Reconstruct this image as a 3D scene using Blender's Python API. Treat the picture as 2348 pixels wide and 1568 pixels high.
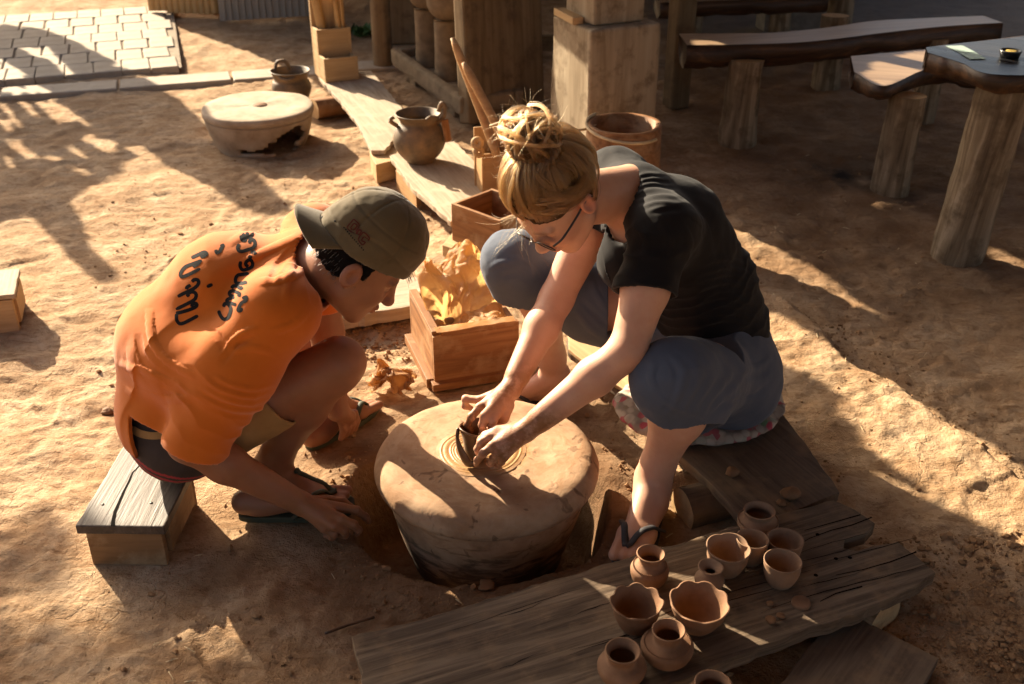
import bpy, bmesh, math, random
import numpy as np
from mathutils import Vector, Matrix
from mathutils.bvhtree import BVHTree

for _o in list(bpy.data.objects):
    bpy.data.objects.remove(_o)
SC = bpy.context.scene
COL = SC.collection
random.seed(4)
RNG = np.random.default_rng(4)

# ------------------------------------------------------------------ camera
PW, PH = 2347.0, 1567.7
LENS, PITCH, CAMH = 37.0, math.radians(28.8), 1.6
cam_data = bpy.data.cameras.new('camera')
cam = bpy.data.objects.new('camera', cam_data)
COL.objects.link(cam)
cam.location = (0, 0, CAMH)
cam.rotation_euler = (math.pi / 2 - PITCH, 0, 0)
cam_data.lens = LENS
cam_data.sensor_width = 36.0
cam_data.sensor_fit = 'HORIZONTAL'
cam_data.clip_end = 400
cam_data.clip_start = 0.05
cam_data.dof.use_dof = True
cam_data.dof.focus_distance = 2.42
cam_data.dof.aperture_fstop = 5.0
SC.camera = cam

# ------------------------------------------------------------------ sky, sun, exposure
SUN_EL, SUN_SHADOW = 25.0, -49.5          # elevation; heading the shadows run to, degrees from +X
sun_h = math.radians(SUN_SHADOW + 180.0)  # heading towards the sun
TO_SUN = Vector((math.cos(sun_h) * math.cos(math.radians(SUN_EL)), math.sin(sun_h) * math.cos(math.radians(SUN_EL)), math.sin(math.radians(SUN_EL))))
world = bpy.data.worlds.new('World')
SC.world = world
world.use_nodes = True
wn = world.node_tree
wn.nodes.clear()
w_out = wn.nodes.new('ShaderNodeOutputWorld')
w_bg = wn.nodes.new('ShaderNodeBackground')
w_sky = wn.nodes.new('ShaderNodeTexSky')
w_sky.sky_type = 'NISHITA'
w_sky.sun_disc = False
w_sky.sun_elevation = math.radians(SUN_EL)
w_sky.sun_rotation = math.atan2(TO_SUN.x, TO_SUN.y)
w_sky.air_density = 1.0
w_sky.dust_density = 6.0
w_sky.ozone_density = 1.0
w_bg.inputs['Strength'].default_value = 0.06
wn.links.new(w_sky.outputs[0], w_bg.inputs['Color'])
wn.links.new(w_bg.outputs[0], w_out.inputs['Surface'])
sun_data = bpy.data.lights.new('sun', 'SUN')
sun_data.energy = 5.0
sun_data.angle = math.radians(0.5)
sun_data.color = (1.0, 0.845, 0.62)
sun = bpy.data.objects.new('sun', sun_data)
COL.objects.link(sun)
sun.rotation_euler = TO_SUN.to_track_quat('Z', 'Y').to_euler()
SC.view_settings.view_transform = 'Standard'
SC.view_settings.look = 'None'
SC.view_settings.exposure = 1.85
SC.view_settings.gamma = 1.0
SC.view_settings.use_curve_mapping = False
SC.render.engine = 'CYCLES'
SC.cycles.use_denoising = True
SC.cycles.max_bounces = 8
SC.cycles.diffuse_bounces = 4
SC.cycles.transparent_max_bounces = 12
SC.cycles.caustics_reflective = False
SC.cycles.caustics_refractive = False
SC.cycles.sample_clamp_indirect = 6.0

# ------------------------------------------------------------------ measuring helpers: photograph measure -> place on the ground
FPX = LENS / 36.0 * PW
CP, SP = math.cos(PITCH), math.sin(PITCH)
def sight(x, y):
    u = (x - PW / 2) / FPX
    v = -(y - PH / 2) / FPX
    return np.array([u, CP + v * SP, -SP + v * CP])
def G(x, y, z=0.0):
    d = sight(x, y)
    return np.array([0, 0, CAMH]) + d * ((z - CAMH) / d[2])
def AT(x, y, Y):
    d = sight(x, y)
    return np.array([0, 0, CAMH]) + d * (Y / d[1])
def z3(x, y): return 140.8 + x * .33985, 844.9 + y * .33985
def z4(x, y): return 798 + x * .43981, 798 + y * .43981
def z5(x, y): return 798 + x * .59974, 1079.6 + y * .59974
def z6(x, y): return x * .35985, y * .35985
def z7(x, y): return 657.2 + x * .39983, y * .39983
def z8(x, y): return 1455.1 + x * .41911, y * .41911
def zh(x, y): return 1013.9 + x * .15569, 863.7 + y * .15569
def zb(x, y): return 891.8 + x * .3293, 403.7 + y * .3293
def z2(x, y): return 234.7 + x * .3413, 403.7 + y * .3413
def z1(x, y): return 1032.7 + x * .35927, 187.8 + y * .35927
def z9(x, y): return 1783.7 + x * .4012, 938.8 + y * .4012

# ------------------------------------------------------------------ scene bookkeeping
def tag(o, label=None, cat=None, group=None, kind=None):
    if label: o['label'] = label
    if cat: o['category'] = cat
    if group: o['group'] = group
    if kind: o['kind'] = kind
    return o
def link(o, parent=None):
    COL.objects.link(o)
    if parent is not None:
        o.parent = parent
    return o
def empty(name, loc=(0, 0, 0), rz=0.0):
    o = bpy.data.objects.new(name, None)
    o.empty_display_size = .05
    COL.objects.link(o)
    o.location = loc
    o.rotation_euler = (0, 0, rz)
    return o
def mesh_obj(name, verts, faces, material, parent=None, smooth=False, loc=None, rz=0.0, bevel=0.0, subsurf=0):
    me = bpy.data.meshes.new(name)
    me.from_pydata([tuple(float(c) for c in v) for v in verts], [], [tuple(int(i) for i in f) for f in faces])
    me.update()
    if smooth:
        me.polygons.foreach_set('use_smooth', np.ones(len(me.polygons), bool))
    me.materials.append(material)
    o = bpy.data.objects.new(name, me)
    link(o, parent)
    if loc is not None:
        o.location = loc
    o.rotation_euler = (0, 0, rz)
    if bevel > 0:
        m = o.modifiers.new('bevel', 'BEVEL'); m.width = bevel; m.segments = 2; m.limit_method = 'ANGLE'; m.angle_limit = math.radians(40)
    if subsurf:
        m = o.modifiers.new('sub', 'SUBSURF'); m.levels = subsurf; m.render_levels = subsurf
    return o
def bm_obj(name, bm, material, parent=None, smooth=False, loc=None, rz=0.0, bevel=0.0):
    me = bpy.data.meshes.new(name)
    bmesh.ops.recalc_face_normals(bm, faces=bm.faces)
    bm.to_mesh(me); bm.free()
    if smooth:
        me.polygons.foreach_set('use_smooth', np.ones(len(me.polygons), bool))
    me.materials.append(material)
    o = bpy.data.objects.new(name, me)
    link(o, parent)
    if loc is not None:
        o.location = loc
    o.rotation_euler = (0, 0, rz)
    if bevel > 0:
        m = o.modifiers.new('bevel', 'BEVEL'); m.width = bevel; m.segments = 2; m.limit_method = 'ANGLE'; m.angle_limit = math.radians(40)
    return o
def np_mesh(name, V, Q, material, parent=None, smooth=True):
    me = bpy.data.meshes.new(name)
    n, m = len(V), len(Q)
    k = Q.shape[1]
    me.vertices.add(n); me.vertices.foreach_set('co', np.ascontiguousarray(V, np.float32).ravel())
    me.loops.add(m * k); me.loops.foreach_set('vertex_index', np.ascontiguousarray(Q, np.int32).ravel())
    me.polygons.add(m)
    me.polygons.foreach_set('loop_start', np.arange(m, dtype=np.int32) * k)
    me.polygons.foreach_set('loop_total', np.full(m, k, np.int32))
    me.polygons.foreach_set('use_smooth', np.full(m, smooth, bool))
    me.update(calc_edges=True)
    me.materials.append(material)
    o = bpy.data.objects.new(name, me)
    return link(o, parent)
def attr(o, name, vals):
    a = o.data.attributes.new(name, 'FLOAT', 'POINT')
    a.data.foreach_set('value', np.ascontiguousarray(vals, np.float32))

# ------------------------------------------------------------------ numpy noise
def _hash(ix, iy, iz, seed):
    h = (ix.astype(np.int64) * 374761393 + iy.astype(np.int64) * 668265263 + iz.astype(np.int64) * 2147483647 + seed * 1274126177) & 0x7fffffff
    h = ((h ^ (h >> 13)) * 1274126177) & 0x7fffffff
    h = h ^ (h >> 16)
    return (h & 0xffff) / 65535.0
def vnoise(P, seed=0):
    P = np.asarray(P, float)
    I = np.floor(P).astype(np.int64); F = P - I
    F = F * F * F * (F * (F * 6 - 15) + 10)
    r = 0
    for dx in (0, 1):
        for dy in (0, 1):
            for dz in (0, 1):
                w = (F[..., 0] if dx else 1 - F[..., 0]) * (F[..., 1] if dy else 1 - F[..., 1]) * (F[..., 2] if dz else 1 - F[..., 2])
                r = r + w * _hash(I[..., 0] + dx, I[..., 1] + dy, I[..., 2] + dz, seed)
    return r * 2 - 1
def fbm(P, octaves=4, seed=0, gain=.5, lac=2.03):
    a, s, P = 1.0, 0.0, np.asarray(P, float)
    for i in range(octaves):
        s = s + a * vnoise(P, seed + i * 17)
        P = P * lac + 3.1; a *= gain
    return s
def smooth01(a, b, x):
    t = np.clip((x - a) / (b - a), 0, 1)
    return t * t * (3 - 2 * t)

# ------------------------------------------------------------------ implicit-surface modelling for the figures
class Vol:
    def __init__(s, lo, hi, h):
        s.lo = np.array(lo, float); s.h = h
        s.n = np.ceil((np.array(hi, float) - s.lo) / h).astype(int) + 1
        s.D = np.full(s.n, .5, np.float32)
        s.ax = [(s.lo[i] + h * np.arange(s.n[i])).astype(np.float32) for i in range(3)]
    def win(s, lo, hi):
        a = np.clip(np.floor((np.array(lo) - s.lo) / s.h).astype(int) - 1, 0, s.n - 1)
        b = np.clip(np.ceil((np.array(hi) - s.lo) / s.h).astype(int) + 2, 1, s.n)
        sl = tuple(slice(a[i], b[i]) for i in range(3))
        X = s.ax[0][sl[0]][:, None, None]; Y = s.ax[1][sl[1]][None, :, None]; Z = s.ax[2][sl[2]][None, None, :]
        return sl, X, Y, Z
    def _mix(s, sl, d, k, op):
        A = s.D[sl]
        if op == 'sub':
            d = -d
            if k > 0:
                hh = np.maximum(k - np.abs(A - d), 0) / k
                s.D[sl] = np.maximum(A, d) + hh * hh * k * .25
            else:
                s.D[sl] = np.maximum(A, d)
        else:
            if k > 0:
                hh = np.maximum(k - np.abs(A - d), 0) / k
                s.D[sl] = np.minimum(A, d) - hh * hh * k * .25
            else:
                s.D[sl] = np.minimum(A, d)
    def cone(s, a, b, ra, rb=None, k=.012, op='add', squash=None):
        a = np.array(a, float); b = np.array(b, float); rb = ra if rb is None else rb
        m = max(ra, rb) + k + 3 * s.h
        sl, X, Y, Z = s.win(np.minimum(a, b) - m, np.maximum(a, b) + m)
        ab = b - a; L2 = float(ab @ ab) + 1e-12
        px, py, pz = X - a[0], Y - a[1], Z - a[2]
        t = np.clip((px * ab[0] + py * ab[1] + pz * ab[2]) / L2, 0, 1)
        qx, qy, qz = px - t * ab[0], py - t * ab[1], pz - t * ab[2]
        if squash is not None:        # flatten along a direction: (unit dir, factor)
            n, fct = squash
            n = np.array(n, float); n /= np.linalg.norm(n)
            dn = qx * n[0] + qy * n[1] + qz * n[2]
            g = 1 / fct - 1
            qx, qy, qz = qx + dn * n[0] * g, qy + dn * n[1] * g, qz + dn * n[2] * g
        d = np.sqrt(qx * qx + qy * qy + qz * qz) - (ra + (rb - ra) * t)
        s._mix(sl, d.astype(np.float32), k, op)
    def chain(s, pts, rad, k=.012, op='add', squash=None):
        for i in range(len(pts) - 1):
            s.cone(pts[i], pts[i + 1], rad[i], rad[i + 1], k, op, squash)
    def ell(s, c, r, R=None, k=.012, op='add'):
        c = np.array(c, float); r = np.array(r, float)
        R = np.eye(3) if R is None else np.array(R, float)   # columns are the axes
        ext = np.sqrt(((R * r) ** 2).sum(1)) + k + 3 * s.h
        sl, X, Y, Z = s.win(c - ext, c + ext)
        px, py, pz = X - c[0], Y - c[1], Z - c[2]
        k0 = 0; k1 = 0
        for i in range(3):
            q = (px * R[0, i] + py * R[1, i] + pz * R[2, i]) / r[i]
            k0 = k0 + q * q; k1 = k1 + (q / r[i]) ** 2
        k0 = np.sqrt(k0); k1 = np.sqrt(k1) + 1e-9
        d = k0 * (k0 - 1) / k1
        s._mix(sl, d.astype(np.float32), k, op)
    def shell(s, t):
        s.D = np.maximum(s.D, -(s.D + t))
    def plane(s, p, n, k=0.0, win=None):
        # keep the side the normal does not point to; win limits the cut to a box
        n = np.array(n, float); n /= np.linalg.norm(n); p = np.array(p, float)
        lo, hi = (s.lo, s.lo + s.h * s.n) if win is None else win
        sl, X, Y, Z = s.win(lo, hi)
        d = (X - p[0]) * n[0] + (Y - p[1]) * n[1] + (Z - p[2]) * n[2]
        s._mix(sl, (-d + 0 * s.D[sl]).astype(np.float32), k, 'sub')
    def mesh(s, smooth=1):
        D = s.D; S = D < 0
        n = np.array(D.shape)
        cnt = np.zeros(n - 1, np.uint8)
        for dx in (0, 1):
            for dy in (0, 1):
                for dz in (0, 1):
                    cnt += S[dx:n[0] - 1 + dx, dy:n[1] - 1 + dy, dz:n[2] - 1 + dz]
        act = (cnt > 0) & (cnt < 8)
        I = np.argwhere(act)
        idx = np.full(n - 1, -1, np.int32); idx[act] = np.arange(len(I))
        cv = {}
        for dx in (0, 1):
            for dy in (0, 1):
                for dz in (0, 1):
                    cv[dx, dy, dz] = D[I[:, 0] + dx, I[:, 1] + dy, I[:, 2] + dz].astype(float)
        acc = np.zeros((len(I), 3)); c = np.zeros(len(I))
        corners = list(cv)
        for a in corners:
            for ax in range(3):
                if a[ax] == 0:
                    b = list(a); b[ax] = 1; b = tuple(b)
                    d0, d1 = cv[a], cv[b]
                    m = (d0 < 0) != (d1 < 0)
                    t = np.where(m, d0 / np.where(m, d0 - d1, 1), 0)
                    p = np.tile(np.array(a, float), (len(I), 1)); p[:, ax] += t
                    acc += p * m[:, None]; c += m
        V = (I + acc / c[:, None]) * s.h + s.lo
        quads = []
        for ax in range(3):
            sa = [slice(None)] * 3; sb = [slice(None)] * 3
            sa[ax] = slice(0, -1); sb[ax] = slice(1, None)
            A, B = S[tuple(sa)], S[tuple(sb)]
            E = np.argwhere(A != B)
            o1, o2 = (ax + 1) % 3, (ax + 2) % 3
            ok = (E[:, o1] > 0) & (E[:, o2] > 0) & (E[:, o1] < n[o1] - 1) & (E[:, o2] < n[o2] - 1)
            E = E[ok]
            neg = A[E[:, 0], E[:, 1], E[:, 2]]
            def cell(d1, d2):
                q = E.copy(); q[:, o1] -= d1; q[:, o2] -= d2
                return idx[q[:, 0], q[:, 1], q[:, 2]]
            q = np.stack([cell(1, 1), cell(0, 1), cell(0, 0), cell(1, 0)], 1)
            q[~neg] = q[~neg][:, ::-1]
            quads.append(q)
        Q = np.concatenate(quads)
        for _ in range(smooth):
            acc = np.zeros_like(V); c = np.zeros(len(V))
            for i in range(4):
                a, b = Q[:, i], Q[:, (i + 1) % 4]
                np.add.at(acc, a, V[b]); np.add.at(c, a, 1)
                np.add.at(acc, b, V[a]); np.add.at(c, b, 1)
            V = V * .5 + acc / np.maximum(c, 1)[:, None] * .5
        return V, Q
def vert_normals(V, Q):
    N = np.zeros_like(V)
    fn = np.cross(V[Q[:, 2]] - V[Q[:, 0]], V[Q[:, 3]] - V[Q[:, 1]])
    for i in range(4):
        np.add.at(N, Q[:, i], fn)
    return N / (np.linalg.norm(N, axis=1)[:, None] + 1e-12)
def seg_dist(P, a, b):
    a = np.array(a, float); b = np.array(b, float); ab = b - a
    t = np.clip(((P - a) @ ab) / (ab @ ab + 1e-12), 0, 1)
    return np.linalg.norm(P - (a + t[:, None] * ab), axis=1), t
def poly_dist(P, pts):
    d = np.full(len(P), 9.0); u = np.zeros(len(P)); n = len(pts) - 1
    for i in range(n):
        di, t = seg_dist(P, pts[i], pts[i + 1])
        m = di < d
        d[m] = di[m]; u[m] = (i + t[m]) / n
    return d, u
def basis(f, u):
    f = np.array(f, float); f /= np.linalg.norm(f)
    u = np.array(u, float); u = u - f * (u @ f); u /= np.linalg.norm(u)
    l = np.cross(u, f)
    return np.stack([f, l, u], 1)      # columns: forward, left, up
def spline(pts, n):
    pts = [np.array(p, float) for p in pts]
    P = [2 * pts[0] - pts[1]] + pts + [2 * pts[-1] - pts[-2]]
    out = []
    m = len(pts) - 1
    for k in range(n + 1):
        x = k / n * m; i = min(int(x), m - 1); t = x - i
        a, b, c, d = P[i], P[i + 1], P[i + 2], P[i + 3]
        out.append(.5 * ((2 * b) + (c - a) * t + (2 * a - 5 * b + 4 * c - d) * t * t + (3 * b - a - 3 * c + d) * t ** 3))
    return out
def tube_geo(pts, r, seg=8, flat=1.0, n=None, rfun=None, cap=True):
    pts = spline(pts, n or max(8, 6 * (len(pts) - 1)))
    V, F = [], []
    up = np.array((0, 0, 1.0))
    for i, p in enumerate(pts):
        d = pts[min(i + 1, len(pts) - 1)] - pts[max(i - 1, 0)]
        d = d / (np.linalg.norm(d) + 1e-9)
        s = np.cross(d, up)
        if np.linalg.norm(s) < .05: s = np.cross(d, (1, 0, 0))
        s /= np.linalg.norm(s); w = np.cross(s, d)
        rr = r if rfun is None else r * rfun(i / (len(pts) - 1))
        for j in range(seg):
            a = j / seg * 2 * math.pi
            V.append(p + s * math.cos(a) * rr * flat + w * math.sin(a) * rr)
    for i in range(len(pts) - 1):
        for j in range(seg):
            k = (j + 1) % seg
            F.append((i * seg + j, i * seg + k, (i + 1) * seg + k, (i + 1) * seg + j))
    if cap:
        F.append(tuple(range(seg))[::-1]); F.append(tuple((len(pts) - 1) * seg + j for j in range(seg)))
    return V, F
def tube(name, pts, r, material, parent=None, seg=8, flat=1.0, n=None, rfun=None, loc=None):
    V, F = tube_geo(pts, r, seg, flat, n, rfun)
    return mesh_obj(name, V, F, material, parent, True, loc)
# ------------------------------------------------------------------ materials
class NT:
    def __init__(s, name):
        s.m = bpy.data.materials.new(name); s.m.use_nodes = True
        s.t = s.m.node_tree; s.t.nodes.clear()
        s.out = s.t.nodes.new('ShaderNodeOutputMaterial')
        s.b = s.t.nodes.new('ShaderNodeBsdfPrincipled')
        s.t.links.new(s.b.outputs[0], s.out.inputs['Surface'])
        s.b.inputs['Roughness'].default_value = .7
    def n(s, typ, **kw):
        nd = s.t.nodes.new(typ)
        for k, v in kw.items():
            if k in nd.inputs: nd.inputs[k].default_value = v
            else: setattr(nd, k, v)
        return nd
    def l(s, a, b): s.t.links.new(a, b)
    def co(s, kind='Object', scale=(1, 1, 1), rot=(0, 0, 0), loc=(0, 0, 0)):
        tc = s.n('ShaderNodeTexCoord'); mp = s.n('ShaderNodeMapping')
        mp.inputs['Scale'].default_value = scale; mp.inputs['Rotation'].default_value = rot; mp.inputs['Location'].default_value = loc
        s.l(tc.outputs[kind], mp.inputs['Vector'])
        return mp.outputs[0]
    def noise(s, vec, scale=5, detail=4, rough=.55, dist=0.0):
        nd = s.n('ShaderNodeTexNoise')
        nd.inputs['Scale'].default_value = scale; nd.inputs['Detail'].default_value = detail
        nd.inputs['Roughness'].default_value = rough; nd.inputs['Distortion'].default_value = dist
        if vec is not None: s.l(vec, nd.inputs['Vector'])
        return nd.outputs['Fac']
    def ramp(s, fac, stops):
        r = s.n('ShaderNodeValToRGB')
        el = r.color_ramp.elements
        while len(el) < len(stops): el.new(.5)
        for e, (p, c) in zip(el, stops):
            e.position = p; e.color = (c[0], c[1], c[2], 1) if len(c) == 3 else c
        s.l(fac, r.inputs['Fac'])
        return r.outputs['Color']
    def mix(s, fac, a, b, mode='MIX'):
        m = s.n('ShaderNodeMix'); m.data_type = 'RGBA'; m.blend_type = mode
        for sock, v in ((m.inputs[0], fac), (m.inputs[6], a), (m.inputs[7], b)):
            if hasattr(v, 'links') or isinstance(v, bpy.types.NodeSocket): s.l(v, sock)
            elif isinstance(v, (int, float)): sock.default_value = v
            else: sock.default_value = (v[0], v[1], v[2], 1)
        return m.outputs[2]
    def math(s, op, a, b=0.0, clamp=False):
        m = s.n('ShaderNodeMath'); m.operation = op; m.use_clamp = clamp
        for sock, v in ((m.inputs[0], a), (m.inputs[1], b)):
            if isinstance(v, bpy.types.NodeSocket): s.l(v, sock)
            else: sock.default_value = v
        return m.outputs[0]
    def attr(s, name):
        a = s.n('ShaderNodeAttribute'); a.attribute_name = name
        return a.outputs['Fac']
    def color(s, v):
        if isinstance(v, bpy.types.NodeSocket): s.l(v, s.b.inputs['Base Color'])
        else: s.b.inputs['Base Color'].default_value = (v[0], v[1], v[2], 1)
    def rough(s, v):
        if isinstance(v, bpy.types.NodeSocket): s.l(v, s.b.inputs['Roughness'])
        else: s.b.inputs['Roughness'].default_value = v
    def bump(s, h, strength=.3, dist=.01, prev=None):
        b = s.n('ShaderNodeBump'); b.inputs['Strength'].default_value = strength; b.inputs['Distance'].default_value = dist
        s.l(h, b.inputs['Height'])
        if prev is not None: s.l(prev, b.inputs['Normal'])
        s.l(b.outputs[0], s.b.inputs['Normal'])
        return b.outputs[0]
    def rnd(s):
        o = s.n('ShaderNodeObjectInfo'); return o.outputs['Random']

def wood(name, dark, mid, light, grain=1.0, rough=.65, crack=.5, dirt=None, spec=.35, gl=1.0):
    t = NT(name)
    v = t.co('Object', (1.6 * grain, 22 * grain, 22 * grain))
    wob = t.noise(t.co('Object', (2.2, 5, 5)), 1.0, 3)
    n1 = t.noise(v, 1.3, 7, .62, 1.2)
    v2 = t.co('Object', (3.5 * grain, 130 * grain, 130 * grain))
    n2 = t.noise(v2, 1.0, 4, .6)
    f = t.math('ADD', t.math('MULTIPLY', n1, .75), t.math('MULTIPLY', n2, .25))
    c = t.ramp(f, [(.33, dark), (.5, mid), (.66, light)])
    c = t.mix(t.math('MULTIPLY', t.ramp(wob, [(.35, (0, 0, 0)), (.65, (1, 1, 1))]), .35), c, t.mix(.5, c, dark))
    if dirt is not None:
        dn = t.noise(t.co('Object', (9, 9, 9)), 1.0, 6, .65)
        c = t.mix(t.ramp(dn, [(.5, (0, 0, 0)), (.66, (.75, .75, .75))]), c, dirt)
    t.color(c)
    t.rough(t.math('ADD', rough - .12, t.math('MULTIPLY', n1, .24)))
    t.b.inputs['Specular IOR Level'].default_value = spec
    p = t.bump(n1, .35 * crack * gl, .006)
    t.bump(n2, .5 * crack * gl, .0016, p)
    return t.m
def clay(name, a, b, c, rough=.75, rings=True, spec=.3):
    t = NT(name)
    n = t.noise(t.co('Object', (14, 14, 14)), 1, 5, .6)
    col = t.ramp(n, [(.32, a), (.5, b), (.68, c)])
    col = t.mix(t.math('MULTIPLY', t.rnd(), .45), col, t.mix(.55, col, a))
    sp = t.noise(t.co('Object', (160, 160, 160)), 1, 3, .6)
    col = t.mix(t.ramp(sp, [(.55, (0, 0, 0)), (.75, (.4, .4, .4))]), col, a)
    t.color(col); t.rough(rough); t.b.inputs['Specular IOR Level'].default_value = spec
    p = None
    if rings:
        rn = t.noise(t.co('Object', (6, 6, 420)), 1, 2, .5)
        p = t.bump(rn, .22, .0016)
    t.bump(sp, .2, .0012, p)
    return t.m
def skin(name, a, b, red, clay_col=(.17, .08, .034)):
    t = NT(name)
    n = t.noise(t.co('Object', (9, 9, 9)), 1, 4, .55)
    col = t.ramp(n, [(.3, a), (.62, b)])
    fr = t.noise(t.co('Object', (95, 95, 95)), 1, 3, .6)
    col = t.mix(t.ramp(fr, [(.62, (0, 0, 0)), (.78, (.35, .35, .35))]), col, red)
    col = t.mix(t.attr('flush'), col, red)
    dn = t.noise(t.co('Object', (42, 42, 42)), 1, 6, .65)
    cm = t.math('MULTIPLY', t.attr('clay'), t.ramp(dn, [(.36, (.15, .15, .15)), (.55, (1, 1, 1))]))
    col = t.mix(cm, col, t.mix(dn, clay_col, (clay_col[0] * 1.9, clay_col[1] * 1.8, clay_col[2] * 1.6)))
    col = t.mix(t.attr('dark'), col, (.018, .011, .008))
    mo = t.noise(t.co('Object', (28, 28, 28)), 1, 5, .65)
    col = t.mix(t.ramp(mo, [(.42, (0, 0, 0)), (.72, (.45, .45, .45))]), col, t.mix(.6, col, red))
    col = t.mix(t.ramp(mo, [(.25, (.35, .35, .35)), (.45, (0, 0, 0))]), col, t.mix(.5, col, b))
    t.color(col)
    t.rough(t.math('ADD', .40, t.math('MULTIPLY', mo, .22)))
    t.b.inputs['Subsurface Weight'].default_value = .12
    t.b.inputs['Subsurface Radius'].default_value = (.012, .004, .002)
    t.b.inputs['Subsurface Scale'].default_value = .6
    t.b.inputs['Specular IOR Level'].default_value = .35
    pn = t.noise(t.co('Object', (420, 420, 420)), 1, 2, .5)
    p = t.bump(mo, .22, .004)
    p = t.bump(pn, .22, .001, p)
    t.bump(t.math('MULTIPLY', dn, t.attr('clay')), .5, .004, p)
    return t.m
def cloth(name, a, b, rough=.85, weave=900, sheen=.2, dirt=None, bump=.25):
    t = NT(name)
    n = t.noise(t.co('Object', (6, 6, 6)), 1, 5, .6)
    col = t.ramp(n, [(.32, a), (.66, b)])
    if dirt is not None:
        dn = t.noise(t.co('Object', (13, 13, 13)), 1, 6, .7)
        col = t.mix(t.ramp(dn, [(.56, (0, 0, 0)), (.74, (.5, .5, .5))]), col, dirt)
    t.color(col); t.rough(rough)
    t.b.inputs['Sheen Weight'].default_value = sheen
    t.b.inputs['Sheen Roughness'].default_value = .5
    t.b.inputs['Specular IOR Level'].default_value = .15
    w = t.noise(t.co('Object', (weave, weave, weave)), 1, 1, .5)
    p = t.bump(w, bump, .0008)
    m = t.noise(t.co('Object', (45, 45, 45)), 1, 4, .55)
    t.bump(m, .12, .004, p)
    return t.m
def plain(name, c, rough=.6, spec=.4, metal=0.0, var=.3):
    t = NT(name)
    n = t.noise(t.co('Object', (18, 18, 18)), 1, 5, .6)
    t.color(t.ramp(n, [(.3, [x * (1 - var) for x in c]), (.7, [min(1, x * (1 + var * .6)) for x in c])]))
    t.rough(rough); t.b.inputs['Specular IOR Level'].default_value = spec; t.b.inputs['Metallic'].default_value = metal
    t.bump(t.noise(t.co('Object', (120, 120, 120)), 1, 4), .1, .001)
    return t.m

M = {}
M['skin_f'] = skin('fair skin', (.50, .27, .175), (.60, .345, .235), (.52, .20, .13))
M['skin_m'] = skin('tanned skin', (.22, .092, .045), (.29, .130, .068), (.30, .10, .055))
M['orange'] = cloth('orange jersey', (.50, .118, .010), (.58, .150, .016), .9, 1100, .25)
M['black'] = cloth('black jersey', (.007, .006, .007), (.011, .010, .011), .8, 1200, .06)
M['blue'] = cloth('slate blue cotton', (.070, .086, .122), (.090, .108, .150), .85, 1000, .12)
M['khaki'] = cloth('tan cotton', (.27, .155, .055), (.36, .215, .085), .88, 900, .15)
M['shorts'] = cloth('dark brown cotton', (.030, .021, .018), (.052, .036, .030), .88, 900, .12)
M['red_trim'] = cloth('red ribbon', (.34, .03, .04), (.42, .05, .05), .8, 900, .1)
M['cap'] = cloth('olive canvas', (.088, .064, .032), (.130, .098, .052), .9, 700, .2, (.16, .125, .075), .45)
M['cap_dark'] = cloth('olive stitching', (.06, .048, .026), (.08, .062, .036), .9, 700, .1)
M['cap_text'] = plain('maroon thread', (.085, .018, .013), .8, .2)
M['ink'] = cloth('black print', (.008, .008, .009), (.013, .012, .013), .9, 1000, .0)
M['flop_m'] = plain('olive rubber', (.052, .055, .033), .7, .3)
M['flop_f'] = plain('grey rubber', (.045, .042, .045), .65, .3)
M['glass_frame'] = plain('dark frame', (.016, .010, .012), .3, .5)
M['hair_dark'] = plain('black hair', (.004, .003, .003), .8, .1)
M['nail'] = plain('nail', (.55, .36, .27), .35, .5, var=.1)
t = NT('lens'); t.b.inputs['Transmission Weight'].default_value = 1; t.b.inputs['Roughness'].default_value = .02; t.b.inputs['IOR'].default_value = 1.05; M['lens'] = t.m
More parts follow.
